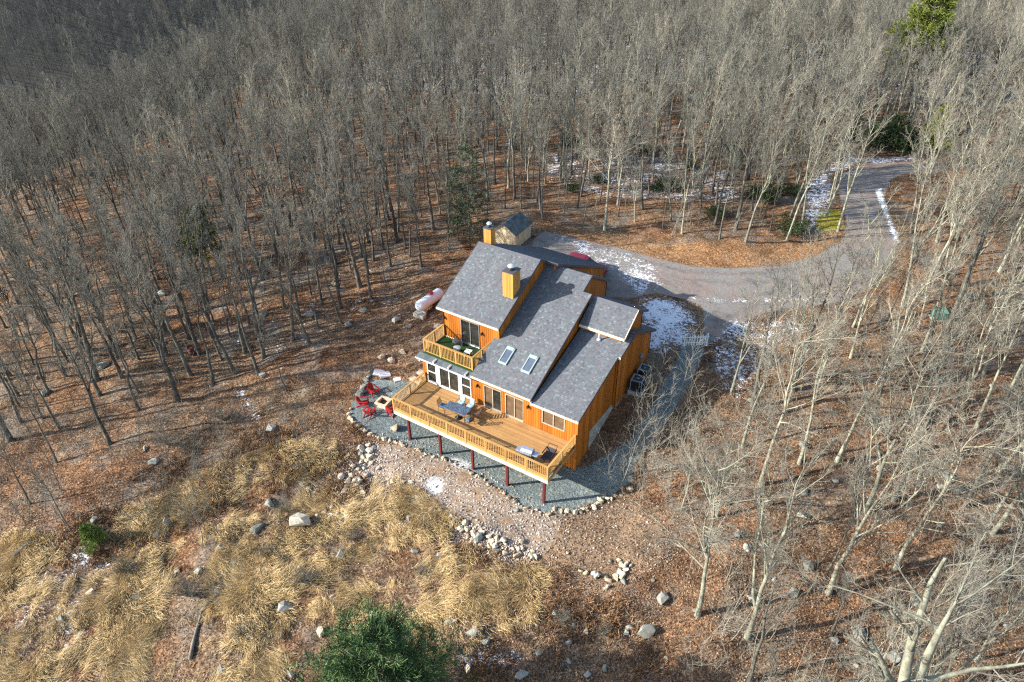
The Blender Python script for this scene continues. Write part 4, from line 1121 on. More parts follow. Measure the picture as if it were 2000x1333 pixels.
def tubes(P, R, n):
    """P (B,K,3) polylines, R (B,K) radii -> verts, quads"""
    B, K, _ = P.shape
    d = P[:, -1] - P[:, 0]; d /= np.linalg.norm(d, axis=1, keepdims=True) + 1e-9
    ref = np.where(np.abs(d[:, 2:3]) < 0.9, np.array([[0, 0, 1.0]]), np.array([[1.0, 0, 0]]))
    u = np.cross(d, ref); u /= np.linalg.norm(u, axis=1, keepdims=True) + 1e-9
    v = np.cross(d, u)
    a = np.arange(n) * 2 * np.pi / n
    off = u[:, None, :] * np.cos(a)[None, :, None] + v[:, None, :] * np.sin(a)[None, :, None]
    V = P[:, :, None, :] + off[:, None] * R[:, :, None, None]
    idx = np.arange(B * K * n).reshape(B, K, n)
    i0 = idx[:, :-1]; i1 = idx[:, 1:]
    F = np.stack([i0, np.roll(i0, -1, 2), np.roll(i1, -1, 2), i1], -1).reshape(-1, 4)
    return V.reshape(-1, 3), F
def unit(v): return v / (np.linalg.norm(v, axis=-1, keepdims=True) + 1e-9)
def kids(rs, P, R, m, t0, t1, ang, lenf, up, K, rfac, rmin, wob=0.12, maxlen=None):
    """m children on every parent polyline"""
    B, Kp, _ = P.shape
    plen = np.linalg.norm(np.diff(P, axis=1), axis=2).sum(1)
    t = t0 + (t1 - t0) * (np.arange(m)[None] + rs.uniform(0, 1, (B, m))) / m
    f = t * (Kp - 1); i = np.clip(f.astype(int), 0, Kp - 2); w = (f - i)[..., None]
    bi = np.arange(B)[:, None]
    s = P[bi, i] * (1 - w) + P[bi, i + 1] * w
    tan = unit(P[bi, i + 1] - P[bi, i])
    rp = R[bi, i] * (1 - w[..., 0]) + R[bi, i + 1] * w[..., 0]
    rnd = unit(rs.normal(size=(B, m, 3)))
    perp = unit(rnd - tan * (rnd * tan).sum(-1, keepdims=True))
    a = np.radians(rs.uniform(ang[0], ang[1], (B, m)))[..., None]
    d = unit(tan * np.cos(a) + perp * np.sin(a) + np.array([0, 0, up]))
    L = plen[:, None] * rs.uniform(lenf[0], lenf[1], (B, m)) * (1 - 0.45 * t)
    if maxlen: L = np.minimum(L, maxlen)
    N = B * m
    s = s.reshape(N, 3); d = d.reshape(N, 3); L = L.reshape(N); rp = rp.reshape(N)
    Q = np.zeros((N, K, 3)); Q[:, 0] = s
    cur = d
    for k in range(1, K):
        cur = unit(cur + rs.normal(size=(N, 3)) * wob + np.array([0, 0, up * 0.25]))
        Q[:, k] = Q[:, k - 1] + cur * (L / (K - 1))[:, None]
    r0 = np.maximum(rp * rfac, rmin)
    tt = np.linspace(0, 1, K)[None]
    RR = r0[:, None] * (1 - 0.75 * tt)
    return Q, RR
def gen_tree(seed, H=14.0, r0=0.17, bole=0.42, top=0.9, n1=15, spread=0.30, n2=6, n3=6, n4=4, leaders=1, ang1=(30, 62), lean=0.0, up=0.28, rmin=(0.032, 0.015, 0.009), fork=0.33, wander=0.18):
    rs = np.random.RandomState(seed)
    K = 10
    zs = np.linspace(-0.4, H * top, K)
    la = rs.uniform(0, 6.28)
    P = np.zeros((1, K, 3)); P[0, :, 2] = zs
    wv = rs.normal(size=(K, 2)) * wander * np.linspace(0.15, 1.1, K)[:, None]; wx = np.cumsum(wv, 0); wx[0] = 0
    P[0, :, :2] = wx + np.array([math.cos(la), math.sin(la)]) * lean * (zs / H)[:, None] * H
    tt = np.linspace(0, 1, K)
    R = (r0 * (1 - 0.95 * tt) * (1 + 0.35 * np.exp(-tt * 16)))[None]
    out = [(P, R, 8)]
    stems = [(P, R)]
    if leaders > 1:
        t = P[:, :, :]; cut = int(K * bole) + 1
        P2 = np.zeros((leaders - 1, 8, 3)); R2 = np.zeros((leaders - 1, 8))
        for k in range(leaders - 1):
            i = max(2, cut + rs.randint(-2, 1)) if fork > 0.05 else 1
            s = P[0, i]; az = la + 2.2 * k + rs.uniform(0.5, 2.0)
            d = np.array([math.cos(az) * fork * 1.6, math.sin(az) * fork * 1.6, 1.0]); d /= np.linalg.norm(d)
            Ls = (H * top - s[2]) * rs.uniform(0.8, 1.0)
            c = s.copy(); P2[k, 0] = c
            for j in range(1, 8):
                d = unit(d + rs.normal(size=3) * 0.09 + np.array([0, 0, 0.06])); c = c + d * Ls / 7; P2[k, j] = c
            R2[k] = R[0, i] * 0.78 * (1 - 0.8 * np.linspace(0, 1, 8))
        out.append((P2, R2, 7)); stems.append((P2, R2))
    L1 = []
    for si, (SP, SR) in enumerate(stems):
        m = n1 if si == 0 else max(5, int(n1 * 0.6))
        q, r = kids(rs, SP, SR, m, bole if si == 0 else 0.2, 0.99, ang1, (spread * 0.75, spread * 1.15), up * 0.9, 6, 0.52, rmin[0], 0.085)
        L1.append((q, r))
    q1 = np.concatenate([a for a, _ in L1]); r1 = np.concatenate([b for _, b in L1])
    out.append((q1, r1, 5))
    trunkset = out
    q2, r2 = kids(rs, q1, r1, n2, 0.2, 1.0, (22, 58), (0.36, 0.62), up * 0.7, 5, 0.55, rmin[1], 0.12)
    q3, r3 = kids(rs, q2, r2, n3, 0.15, 1.0, (22, 55), (0.35, 0.62), up * 0.5, 4, 0.55, rmin[2] * 1.25, 0.18)
    tip, rt_ = kids(rs, q1, r1, 3, 0.8, 1.0, (5, 35), (0.3, 0.5), up * 0.5, 4, 0.6, rmin[2] * 1.25, 0.15)
    q3 = np.concatenate([q3, tip]); r3 = np.concatenate([r3, rt_])
    crown = [(q2, r2, 4), (q3, r3, 3)]
    if n4:
        q4, r4 = kids(rs, q3, r3, n4, 0.1, 1.0, (20, 60), (0.4, 0.75), up * 0.3, 3, 0.6, rmin[2], 0.2)
        crown.append((q4, r4, 3))
    def join(L):
        Vs = []; Fs = []; n = 0
        for P_, R_, s in L:
            v, f = tubes(P_, R_, s); Vs.append(v); Fs.append(f + n); n += len(v)
        return np.concatenate(Vs), np.concatenate(Fs)
    return join(trunkset), join(crown)
class Kind: pass
def tree_kind(name, seed, m_bark, m_twig, **kw):
    (tv, tf), (cv, cf) = gen_tree(seed, **kw)
    k = Kind(); k.name = name; k.H = kw.get('H', 14)
    k.trunk = mesh_np('trunk', tv, tf, m_bark, True); k.crown = mesh_np('crown', cv, cf, m_twig, False)
    return k
OAKS = [tree_kind('oak', 100 + i, M_BARK, M_TWIG, H=h, r0=r, bole=b, n1=n1, spread=sp, leaders=ld, n2=7, n3=5, n4=3, fork=fk, up=.36)
        for i, (h, r, b, n1, sp, ld, fk) in enumerate([(15, .19, .5, 13, .25, 1, .3), (14, .17, .48, 13, .24, 2, .3), (13, .15, .46, 13, .28, 1, .3), (16, .22, .5, 14, .26, 2, .35),
            (13.5, .16, .55, 12, .23, 1, .3), (14.5, .2, .42, 14, .29, 3, .3), (12, .13, .48, 12, .24, 1, .3), (15.5, .18, .56, 12, .23, 2, .22)])]
POLES = [tree_kind('pole', 200 + i, M_BARK, M_TWIG, H=h, r0=r, bole=.5, n1=13, spread=.22, n2=5, n3=5, n4=4, ang1=(25, 50), lean=ln) for i, (h, r, ln) in enumerate([(11, .085, .02), (12.5, .1, .04), (9, .065, .05), (12, .09, .0)])]
PALES = [tree_kind('pale', 300 + i, M_PALE, M_PTWIG, H=h, r0=r, bole=b, n1=n1, spread=sp, leaders=ld, n2=6, n3=5, n4=3, fork=fk, lean=ln, up=.3, wander=.16, ang1=an)
         for i, (h, r, b, n1, sp, ld, fk, ln, an) in enumerate([(14, .145, .38, 12, .31, 2, .2, .03, (28, 55)), (14.5, .135, .42, 13, .28, 1, .3, .10, (25, 50)), (15, .165, .36, 13, .32, 3, .28, .06, (28, 58)), (13, .12, .34, 12, .33, 2, .25, .05, (35, 75))])]
BROAD = [tree_kind('broad', 350 + i, M_PALE, M_PTWIG, H=13.5, r0=.165, bole=.36, n1=17, spread=.46, leaders=ld, n2=7, n3=6, n4=4, fork=.3, lean=.03, up=.12, wander=.14, ang1=(38, 82)) for i, ld in enumerate((2, 1, 2))]
BIGP = tree_kind('massive', 340, M_PALE, M_PTWIG, H=15, r0=.6, bole=.55, top=.95, n1=9, spread=.42, leaders=4, n2=6, n3=6, n4=4, fork=.48, lean=.05, up=.15, wander=.2, ang1=(45, 85))

def plant(kind, x, y, rz, sc, label, group, zoff=0.0, name='bare_tree', tilt=(0, 0)):
    e = thing(name, label, 'tree', (x, y, g(x, y) - 0.05 + zoff), rz, group)
    e.rotation_euler = (tilt[0], tilt[1], rz)
    e.scale = (sc, sc, sc)
    for nm, me in (('trunk', kind.trunk), ('crown', kind.crown)):
        link(bpy.data.objects.new(nm, me), e)
    return e
# trees that stand out: placed by where their foot shows
trs = random.Random(21)
def at_px(px, py): 
    p = ground_at(px, py); return p[0], p[1]
HERO = [ # foot pixel, kind, scale, rotation, label
    (1362, 1202, BROAD[0], 1.0, 0.4, 'forked pale-barked tree standing alone before the end of the rock-edged gravel'),
    (1458, 1245, PALES[2], 1.0, 3.9, 'tall pale leaning tree with straight spotted trunk below the forked tree'),
    (1618, 1160, PALES[2], 1.0, 2.0, 'thick grey-tan tree splitting into long limbs on the leafy slope'),
    (1600, 1150, POLES[0], 1.0, 0.3, 'thin pole tree beside the thick grey-tan split tree'),
    (1485, 950, BROAD[1], 1.0, 1.2, 'crooked pale tree with a broken bare limb behind the forked tree'),
    (1690, 1000, BROAD[2], 1.0, 2.7, 'many-limbed pale tree standing on the slope among grey stones'),
    (1560, 905, PALES[1], 0.95, 0.2, 'slim pale tree near the patch of thin snow by the crooked tree'),
    (1181, 450, BROAD[1], 1.05, 5.1, 'white-limbed spreading tree rising from the leaf bank by the shed'),
    (1537, 470, PALES[1], 1.0, 4.6, 'pale leaning tree on the leaf bank next to the evergreen shrub'),
    (1457, 472, PALES[1], 0.95, 4.2, 'pale thin tree in the middle of the leaf bank inside the drive bend'),
    (1405, 468, POLES[1], 1.05, 1.0, 'slim pole tree with low crook at the leaf bank edge'),
    (1637, 452, PALES[0], 1.0, 4.9, 'forked pale tree at the drive edge beside the mossy patch'),
    (348, 783, OAKS[5], 1.05, 3.0, 'dark twin-stemmed tree standing at the clearing edge of the dark wood'),
    (20, 860, OAKS[3], 1.0, 0.5, 'stout dark tree at the very corner of the dark wood by the straw slope'),
    (110, 905, POLES[1], 0.9, 0.5, 'dark thin pole tree standing out in the brush before the dark wood'),
    (215, 868, OAKS[1], 0.95, 2.5, 'dark double-stemmed tree just inside the brush edge'),
    (60, 985, POLES[3], 0.8, 1.5, 'small dark pole tree above the thick short log'),
    (140, 1040, POLES[0], 0.75, 3.5, 'thin dark sapling tree beside the bright pine sapling'),
    (560, 765, POLES[2], 0.95, 2.0, 'slight bare tree between the snow streak and the patio boulders'),
    (1330, 1000, PALES[3], 0.62, 2.2, 'small pale tree nearest the gravel corner with brush round it'),
    (1400, 1010, BROAD[2], 0.7, 5.0, 'low broad pale tree behind the forked tree'),
    (1750, 1110, BROAD[0], 0.95, 4.0, 'broad pale tree with tangled limbs above the large three-sided boulder'),
    (1900, 1080, BROAD[1], 0.95, 0.9, 'broad pale tree with drooping twigs beyond the massive tree'),
]
HERO_P = []
placed = []
for (px, py, k, sc, rz, lb) in HERO:
    x, y = at_px(px, py)
    plant(k, x, y, rz, sc, lb, None); placed.append((x, y)); HERO_P.append((x, y))
# the big near tree whose foot is below the picture
plant(BIGP, 35.6, -8.8, 1.0, 1.22, 'massive pale lichen-covered tree with thick spreading limbs', None); placed.append((34.5, -8.8))

# where woodland grows: everything outside the clearing
CLEAR = np.array(gpoly([(-150, 905), (0, 870), (130, 850), (350, 795), (520, 760), (600, 700), (700, 625), (770, 555), (870, 515), (925, 445), (1000, 425), (1060, 435), (1180, 452), (1300, 468), (1400, 474), (1540, 476),
    (1625, 450), (1632, 400), (1630, 340), (1690, 312), (1850, 300), (1900, 318), (1775, 345), (1755, 380), (1772, 480), (1760, 540), (1690, 600), (1560, 640), (1470, 700), (1400, 770), (1360, 850), (1320, 930), (1300, 1050),
    (1330, 1180), (1330, 1290), (1380, 1400)]) + [(24, -24), (0, -60), (-30, -50)])
pr = np.random.RandomState(77)
cand = []
def in_view(x, y, z, mx=180, my=260):
    P = np.array([x, y, z]) - CAM; d = P @ FW
    if d < 6: return False
    u = 1000 + FPX * (P @ RT) / d; v = 666.5 - FPX * (P @ UP) / d
    return -mx < u < 2000 + mx and -my < v < 1333 + my, u, v, d
def spaced(step, region, n_try):
    pts = []
    cell = {}
    for _ in range(n_try):
        x = pr.uniform(region[0], region[1]); y = pr.uniform(region[2], region[3])
        i, j = int(x // step), int(y // step)
        ok = True
        for a in (-1, 0, 1):
            for b in (-1, 0, 1):
                for (u, v) in cell.get((i + a, j + b), ()):
                    if (u - x) ** 2 + (v - y) ** 2 < step * step: ok = False
        if ok:
            cell.setdefault((i, j), []).append((x, y)); pts.append((x, y))
    return np.array(pts)
pts = np.concatenate([spaced(1.95, (-115, 120, -60, 250), 90000), spaced(2.8, (-300, -115.01, -40, 330), 45000), spaced(3.7, (-640, -300.01, -60, 460), 60000)])
zz = height(pts[:, 0], pts[:, 1])
P3 = np.stack([pts[:, 0], pts[:, 1], zz], 1)
def uv(P):
    Q = P - CAM; d = Q @ FW
    return 1000 + FPX * (Q @ RT) / d, 666.5 - FPX * (Q @ UP) / d, d
ub_, vb_, db_ = uv(P3); ut_, vt_, dt_ = uv(P3 + np.array([0, 0, 13.0]))
vis = (db_ > 5) & (dt_ > 14) & (((ub_ > -60) & (ub_ < 2060) & (vb_ > -40) & (vb_ < 1380)) | ((ut_ > -80) & (ut_ < 2080) & (vt_ > -60) & (vt_ < 1400)))
vis &= db_ < 640
sdc = poly_sd(CLEAR, pts[:, 0], pts[:, 1]); sdd = poly_sd(DRV, pts[:, 0], pts[:, 1])
keep = vis & (sdc < -0.4) & (sdd < -1.2)
# the slope on the right is thinner wood
right = (pts[:, 0] > 17) & (pts[:, 1] < 75)
keep &= ~(right & (pr.uniform(0, 1, len(pts)) < 0.36))
keep &= ~(~right & (pr.uniform(0, 1, len(pts)) < 0.04))
for (x, y) in placed: keep &= ((pts[:, 0] - x) ** 2 + (pts[:, 1] - y) ** 2) > 2.2 ** 2
pts = pts[keep]; P3 = P3[keep]; dist = np.linalg.norm(P3 - CAM, axis=1)
order = np.argsort(dist)
near = order[:276]; far = order[276:]
for n_, i in enumerate(near):
    x, y = pts[i]
    r_ = pr.uniform()
    if x > 17 and y < 75:
        k = PALES[pr.randint(0, 4)] if r_ < 0.6 else (POLES + OAKS)[pr.randint(0, 12)]
        sc = pr.uniform(0.62, 1.1)
        if y < 6 and x > 22: sc *= 0.8
        lb, gp = ('pale bare tree on the leafy slope across from the heat pump wall', 'pale trees on the slope facing the heat pump wall') if y < 24 else ('slender bare tree on the outer side of the drive bend near the green cabinet', 'trees outside the drive bend')
    elif x < -8 and y < 28 and True:
        k = OAKS[pr.randint(0, 8)] if r_ < 0.72 else POLES[pr.randint(0, 4)]
        sc = pr.uniform(0.68, 1.14)
        lb, gp = 'dark grey bare tree in the dense wood beyond the propane tank and drum', 'bare trees of the wood beyond the propane tank'
    else:
        k = POLES[pr.randint(0, 4)] if r_ < 0.5 else (PALES[pr.randint(0, 4)] if r_ < 0.62 and x > -5 else OAKS[pr.randint(0, 8)])
        sc = pr.uniform(0.52, 1.0)
        lb, gp = 'slender bare tree in the wood behind the leaf bank and shed', 'bare trees of the wood behind the leaf bank'
    plant(k, x, y, pr.uniform(0, 6.28), sc, lb, gp, tilt=(pr.normal() * 0.06, pr.normal() * 0.06))
# the rest of the wood reads as one mass
ALLK = OAKS + POLES + PALES
def far_wood(ids):
    me = bpy.data.meshes.new('distant_wood')
    n = len(ids)
    me.vertices.add(n)
    co = P3[ids].copy(); co[:, 2] -= 0.1
    me.vertices.foreach_set('co', co.astype(np.float32).ravel())
    kk = np.where(pr.uniform(size=n) < 0.72, pr.randint(0, 8, n), 8 + pr.randint(0, 4, n)).astype(np.int32)
    pl = pr.uniform(size=n) < np.where(co[:, 0] > -15, 0.55, np.where(co[:, 0] > -70, 0.22, 0.05)); kk[pl] = 12 + pr.randint(0, 4, pl.sum())
    a = me.attributes.new('pick', 'INT', 'POINT'); a.data.foreach_set('value', kk)
    a = me.attributes.new('turn', 'FLOAT', 'POINT'); a.data.foreach_set('value', pr.uniform(0, 6.28, n).astype(np.float32))
    a = me.attributes.new('size', 'FLOAT', 'POINT'); a.data.foreach_set('value', (pr.uniform(0.58, 1.0, n) * np.where(co[:, 0] < -300, 1.35, 1.0)).astype(np.float32))
    o = bpy.data.objects.new('distant_wood', me); link(o)
    tag(o, 'leafless grey-brown woodland stretching away over the hills', 'woodland', kind='stuff')
    ng = bpy.data.node_groups.new('scatter_trees', 'GeometryNodeTree')
    ng.interface.new_socket('Geometry', in_out='INPUT', socket_type='NodeSocketGeometry')
    ng.interface.new_socket('Geometry', in_out='OUTPUT', socket_type='NodeSocketGeometry')
    N = ng.nodes; Lk = ng.links
    gi = N.new('NodeGroupInput'); go = N.new('NodeGroupOutput')
    m2p = N.new('GeometryNodeMeshToPoints'); Lk.new(gi.outputs[0], m2p.inputs[0])
    jn = N.new('GeometryNodeJoinGeometry')
    made = []
    for k in ALLK:
        src = None
        j = N.new('GeometryNodeJoinGeometry')
        for meo in (k.trunk, k.crown):
            ob = next(b for b in bpy.data.objects if b.type == 'MESH' and b.data == meo)
            oi = N.new('GeometryNodeObjectInfo'); oi.transform_space = 'ORIGINAL'; oi.inputs['Object'].default_value = ob
            Lk.new(oi.outputs['Geometry'], j.inputs[0])
        g2i = N.new('GeometryNodeGeometryToInstance'); Lk.new(j.outputs[0], g2i.inputs[0])
        made.append(g2i)
    for g2i in reversed(made): Lk.new(g2i.outputs[0], jn.inputs[0])
    iop = N.new('GeometryNodeInstanceOnPoints')
    Lk.new(m2p.outputs[0], iop.inputs['Points']); Lk.new(jn.outputs[0], iop.inputs['Instance'])
    iop.inputs['Pick Instance'].default_value = True
    def na(nm, ty):
        x = N.new('GeometryNodeInputNamedAttribute'); x.data_type = ty; x.inputs[0].default_value = nm; return x.outputs[0]
    Lk.new(na('pick', 'INT'), iop.inputs['Instance Index'])
    cx = N.new('ShaderNodeCombineXYZ'); Lk.new(na('turn', 'FLOAT'), cx.inputs[2]); Lk.new(cx.outputs[0], iop.inputs['Rotation'])
    Lk.new(na('size', 'FLOAT'), iop.inputs['Scale'])
    Lk.new(iop.outputs[0], go.inputs[0])
    md = o.modifiers.new('scatter_trees', 'NODES'); md.node_group = ng
    return o
far_wood(far)
print('TREES near', len(near), 'far', len(far))
# ---------------------------------------------------------------- evergreens
def leaf_mat(name, a, b, c):
    t = NT(name)
    col = t.ramp(t.isl(), [(0.0, a), (0.55, b), (1.0, c)])
    col = t.mix(1.0, col, t.ramp(t.noise(t.pos(), 1.1, 3), [(0.3, (0.75, 0.75, 0.75)), (0.7, (1.2, 1.2, 1.2))]), 'MULTIPLY')
    m = t.done(col, 0.65, 0, 0.25)
    return m
M_PINE = leaf_mat('deep_green_needles', (0.016, 0.042, 0.011), (0.05, 0.105, 0.028), (0.15, 0.21, 0.08))
M_YPINE = leaf_mat('yellow_green_needles', (0.045, 0.07, 0.01), (0.115, 0.145, 0.022), (0.23, 0.25, 0.05))
M_HEM = leaf_mat('dull_hemlock_needles', (0.03, 0.045, 0.022), (0.065, 0.085, 0.045), (0.12, 0.145, 0.085))
M_LAUREL = leaf_mat('dark_laurel_leaves', (0.015, 0.028, 0.01), (0.04, 0.065, 0.02), (0.10, 0.13, 0.05))
M_BUSHG = leaf_mat('bright_green_needles', (0.06, 0.10, 0.012), (0.13, 0.19, 0.03), (0.24, 0.30, 0.07))
def needles(rs, C_, D, n, ln, wd, fan=0.9, up=False):
    """n blades at every tuft centre C_ (N,3) pointing round D (N,3): thin quads"""
    N = len(C_)
    d = unit(D[:, None] + rs.normal(size=(N, n, 3)) * fan)
    L = ln * rs.uniform(0.6, 1.15, (N, n, 1))
    side = unit(np.cross(d, rs.normal(size=(N, n, 3)) * (0.5 if up else 1.0) + (np.array([-0.3, -0.3, 1.0]) if up else 0.0)))
    c = C_[:, None] + rs.normal(size=(N, n, 3)) * ln * 0.25
    w = wd * rs.uniform(0.7, 1.2, (N, n, 1))
    V = np.stack([c - side * w * 0.5, c + side * w * 0.5, c + d * L + side * w * 0.25, c + d * L - side * w * 0.25], 2).reshape(-1, 3)
    F = np.arange(len(V)).reshape(-1, 4)
    return V, F
def conifer(seed, H, R, base, whorls, per, tufts, nn, ln, wd, mat, shape=1.0, r0=0.12, droop=0.0, clump=False):
    rs = np.random.RandomState(seed)
    K = 8
    TP = np.zeros((1, K, 3)); TP[0, :, 2] = np.linspace(-0.3, H, K); TP[0, 2:, :2] = np.cumsum(rs.normal(size=(K - 2, 2)) * 0.05 * r0 * 8, 0)
    TR = (r0 * (1 - 0.93 * np.linspace(0, 1, K)))[None]
    parts = [(TP, TR, 7)]
    BP = []; BR = []; CC = []; DD = []
    for w in range(whorls):
        f = (w + rs.uniform(0.2, 0.8)) / whorls
        z = base + (H - base) * f
        for b in range(per):
            az = rs.uniform(0, 6.28)
            L = R * ((1 - f) ** shape * 0.95 + 0.06) * rs.uniform(0.7, 1.1)
            up = rs.uniform(0.05, 0.45) * (0.4 + f) - droop
            p = np.array([np.interp(z, TP[0, :, 2], TP[0, :, 0]), np.interp(z, TP[0, :, 2], TP[0, :, 1]), z])
            line = [p]
            d = np.array([math.cos(az), math.sin(az), up])
            for k in range(4):
                d = unit(d + rs.normal(size=3) * 0.12 + np.array([0, 0, 0.05]))
                line.append(line[-1] + d * L / 4)
            line = np.array(line); BP.append(line); BR.append(np.linspace(0.02 + 0.012 * L, 0.008, 5))
            m = max(3, int(tufts * (0.35 + L / R)))
            t = rs.uniform(0.3 if not clump else 0.6, 1.02, m); i = np.clip((t * 4).astype(int), 0, 3); q = (t * 4 - i)[:, None]
            c = line[i] * (1 - q) + line[i + 1] * q
            sp = rs.normal(size=(m, 3)) * np.array([0.17, 0.17, 0.10]) * L * (0.45 + 0.6 * (1 - t))[:, None]
            CC.append(c + sp); DD.append(unit(d[None] * 0.8 + sp + np.array([0, 0, 0.35])))
    parts.append((np.array(BP), np.array(BR), 4))
    Vs = []; Fs = []; n = 0
    for P_, R_, s in parts:
        v, f = tubes(P_, R_, s); Vs.append(v); Fs.append(f + n); n += len(v)
    top = np.array([[TP[0, -1, 0], TP[0, -1, 1], H]]).repeat(3, 0) - np.array([0, 0, 0.1])
    CC.append(top); DD.append(np.array([[0, 0, 1.0]]).repeat(3, 0))
    nv, nf = needles(rs, np.concatenate(CC), np.concatenate(DD), nn, ln, wd)
    k = Kind(); k.trunk = mesh_np('trunk', np.concatenate(Vs), np.concatenate(Fs), M_BARK, True); k.crown = mesh_np('crown', nv, nf, mat)
    return k
WPINE = conifer(1, 9.0, 4.8, 0.6, 17, 7, 28, 13, 0.32, 0.032, M_PINE, 0.5, 0.16)
PITCH = conifer(2, 15.0, 5.6, 6.5, 10, 5, 26, 12, 0.55, 0.10, M_YPINE, 0.45, 0.2, clump=True)
HEML = conifer(3, 11.0, 2.9, 1.6, 15, 4, 11, 9, 0.28, 0.05, M_HEM, 0.45, 0.11, droop=0.12)
SPINE = conifer(4, 2.4, 1.25, 0.1, 9, 6, 10, 10, 0.28, 0.03, M_BUSHG, 0.7, 0.04)
MPINE = conifer(5, 9.0, 2.8, 3.0, 11, 5, 14, 12, 0.4, 0.06, M_YPINE, 0.6, 0.12)
def evergreen(kind, x, y, rz, sc, label, cat='tree', name='pine_tree', group=None):
    e = thing(name, label, cat, (x, y, g(x, y) - 0.05), rz, group); e.scale = (sc,) * 3
    for nm, me in (('trunk', kind.trunk), ('crown', kind.crown)): link(bpy.data.objects.new(nm, me), e)
    return e
def foot_for_top(px, py, H):                         # foot whose top at height H shows at this pixel
    p = ground_at(px, py, fn=lambda x, y: height(x, y) + H)
    return p[0], p[1]
x, y = foot_for_top(722, 1240, 9.4); evergreen(WPINE, x, y, 0.3, 1.1, 'big dense dark green pine below the straw slope')
x, y = foot_for_top(1832, 4, 14.5); evergreen(PITCH, x, y, 1.0, 1.0, 'tall yellow-green pine standing clear above the bare wood')
x, y = foot_for_top(15, 188, 9.0); evergreen(PITCH, x, y, 2.2, 0.6, 'yellow-green pine crown in the wood above the valley')
x, y = foot_for_top(1850, 208, 7.6); evergreen(MPINE, x, y, 0.5, 0.85, 'slender yellow-green pine at the outer corner of the drive')
x, y = foot_for_top(378, 415, 8.0); evergreen(MPINE, x, y, 2.5, 0.95, 'young green pine half hidden among the dark bare trees')
x, y = at_px(918, 482); evergreen(HEML, x, y, 0.4, 1.0, 'dull dark hemlock behind the small roof chimney')
x, y = at_px(895, 470); evergreen(HEML, x, y, 2.4, 0.72, 'smaller sparse hemlock beside the taller hemlock by the shed', name='pine_tree')
x, y = at_px(187, 1068); evergreen(SPINE, x, y, 0.0, 0.9, 'small bright green pine sapling at the edge of the straw grass', name='pine_sapling')
# laurel shrubs in the wood by the drive
def laurel(seed, R, H, n):
    rs = np.random.RandomState(seed)
    BP = np.zeros((9, 4, 3)); BR = np.zeros((9, 4))
    for i in range(9):
        az = rs.uniform(0, 6.28); rr_ = rs.uniform(0.2, 0.75) * R
        end = np.array([math.cos(az) * rr_, math.sin(az) * rr_, H * rs.uniform(0.5, 0.85)])
        for k in range(4): BP[i, k] = end * (k / 3) * np.array([1, 1, 1]) + rs.normal(size=3) * 0.05 * k
        BP[i, 0, 2] = -0.15; BR[i] = np.linspace(0.03, 0.01, 4)
    v, f = tubes(BP, BR, 4)
    cl = BP[rs.randint(0, 9, 46), rs.randint(2, 4, 46)] + rs.normal(size=(46, 3)) * np.array([R, R, H * 0.6]) * 0.28
    cl[:, 2] = np.clip(cl[:, 2], 0.25, H)
    c = cl[rs.randint(0, 46, n)] + rs.normal(size=(n, 3)) * 0.13 * R
    c[:, 2] = np.clip(c[:, 2], 0.1, H * 1.1)
    nv, nf = needles(rs, c, unit(c * np.array([1, 1, 0.4])), 3, 0.17, 0.07, 0.8)
    k = Kind(); k.trunk = mesh_np('stems', v, f, M_BARK, True); k.crown = mesh_np('foliage', nv, nf, M_LAUREL)
    return k
LAUR = [laurel(31, 1.5, 1.6, 800), laurel(32, 1.9, 1.4, 900), laurel(33, 1.2, 2.0, 700)]
lr = random.Random(9)
SHRUBS = [(1545, 452, 1.0, 'dark evergreen shrub at the foot of the pale leaning tree on the leaf bank')] + \
    [(px, py, s * 0.8, 'dark evergreen shrub in the snowy wood floor behind the leaf bank') for px, py, s in ((1110, 285, 1), (1235, 292, 1.2), (1262, 300, .9), (1290, 372, 1.2), (1320, 365, 1), (1170, 358, .8), (1500, 400, 1.3), (1470, 385, 1.1), (1440, 330, 1), (1420, 300, 1.2), (1540, 380, 1), (1350, 330, .9), (1225, 250, 1), (1120, 372, .7), (1400, 420, .9))] + \
    [(px, py, s, 'dark evergreen shrub massed behind the far end of the drive') for px, py, s in ((1700, 288, 1.4), (1730, 292, 1.6), (1760, 290, 1.6), (1790, 292, 1.5), (1715, 275, 1.5), (1750, 272, 1.6), (1660, 275, 1.1), (1820, 290, 1.3))]
for (px, py, s, lb) in SHRUBS:
    x, y = at_px(px, py); k = LAUR[lr.randint(0, 2)]
    e = thing('evergreen_shrub', lb, 'shrub', (x, y, g(x, y)), lr.uniform(0, 6), None if 'foot' in lb else ('shrubs behind the leaf bank' if 'snowy' in lb else 'shrubs at the far end of the drive')); e.scale = (s, s, s * lr.uniform(0.8, 1.1))
    for nm, me in (('stems', k.trunk), ('foliage', k.crown)): link(bpy.data.objects.new(nm, me), e)

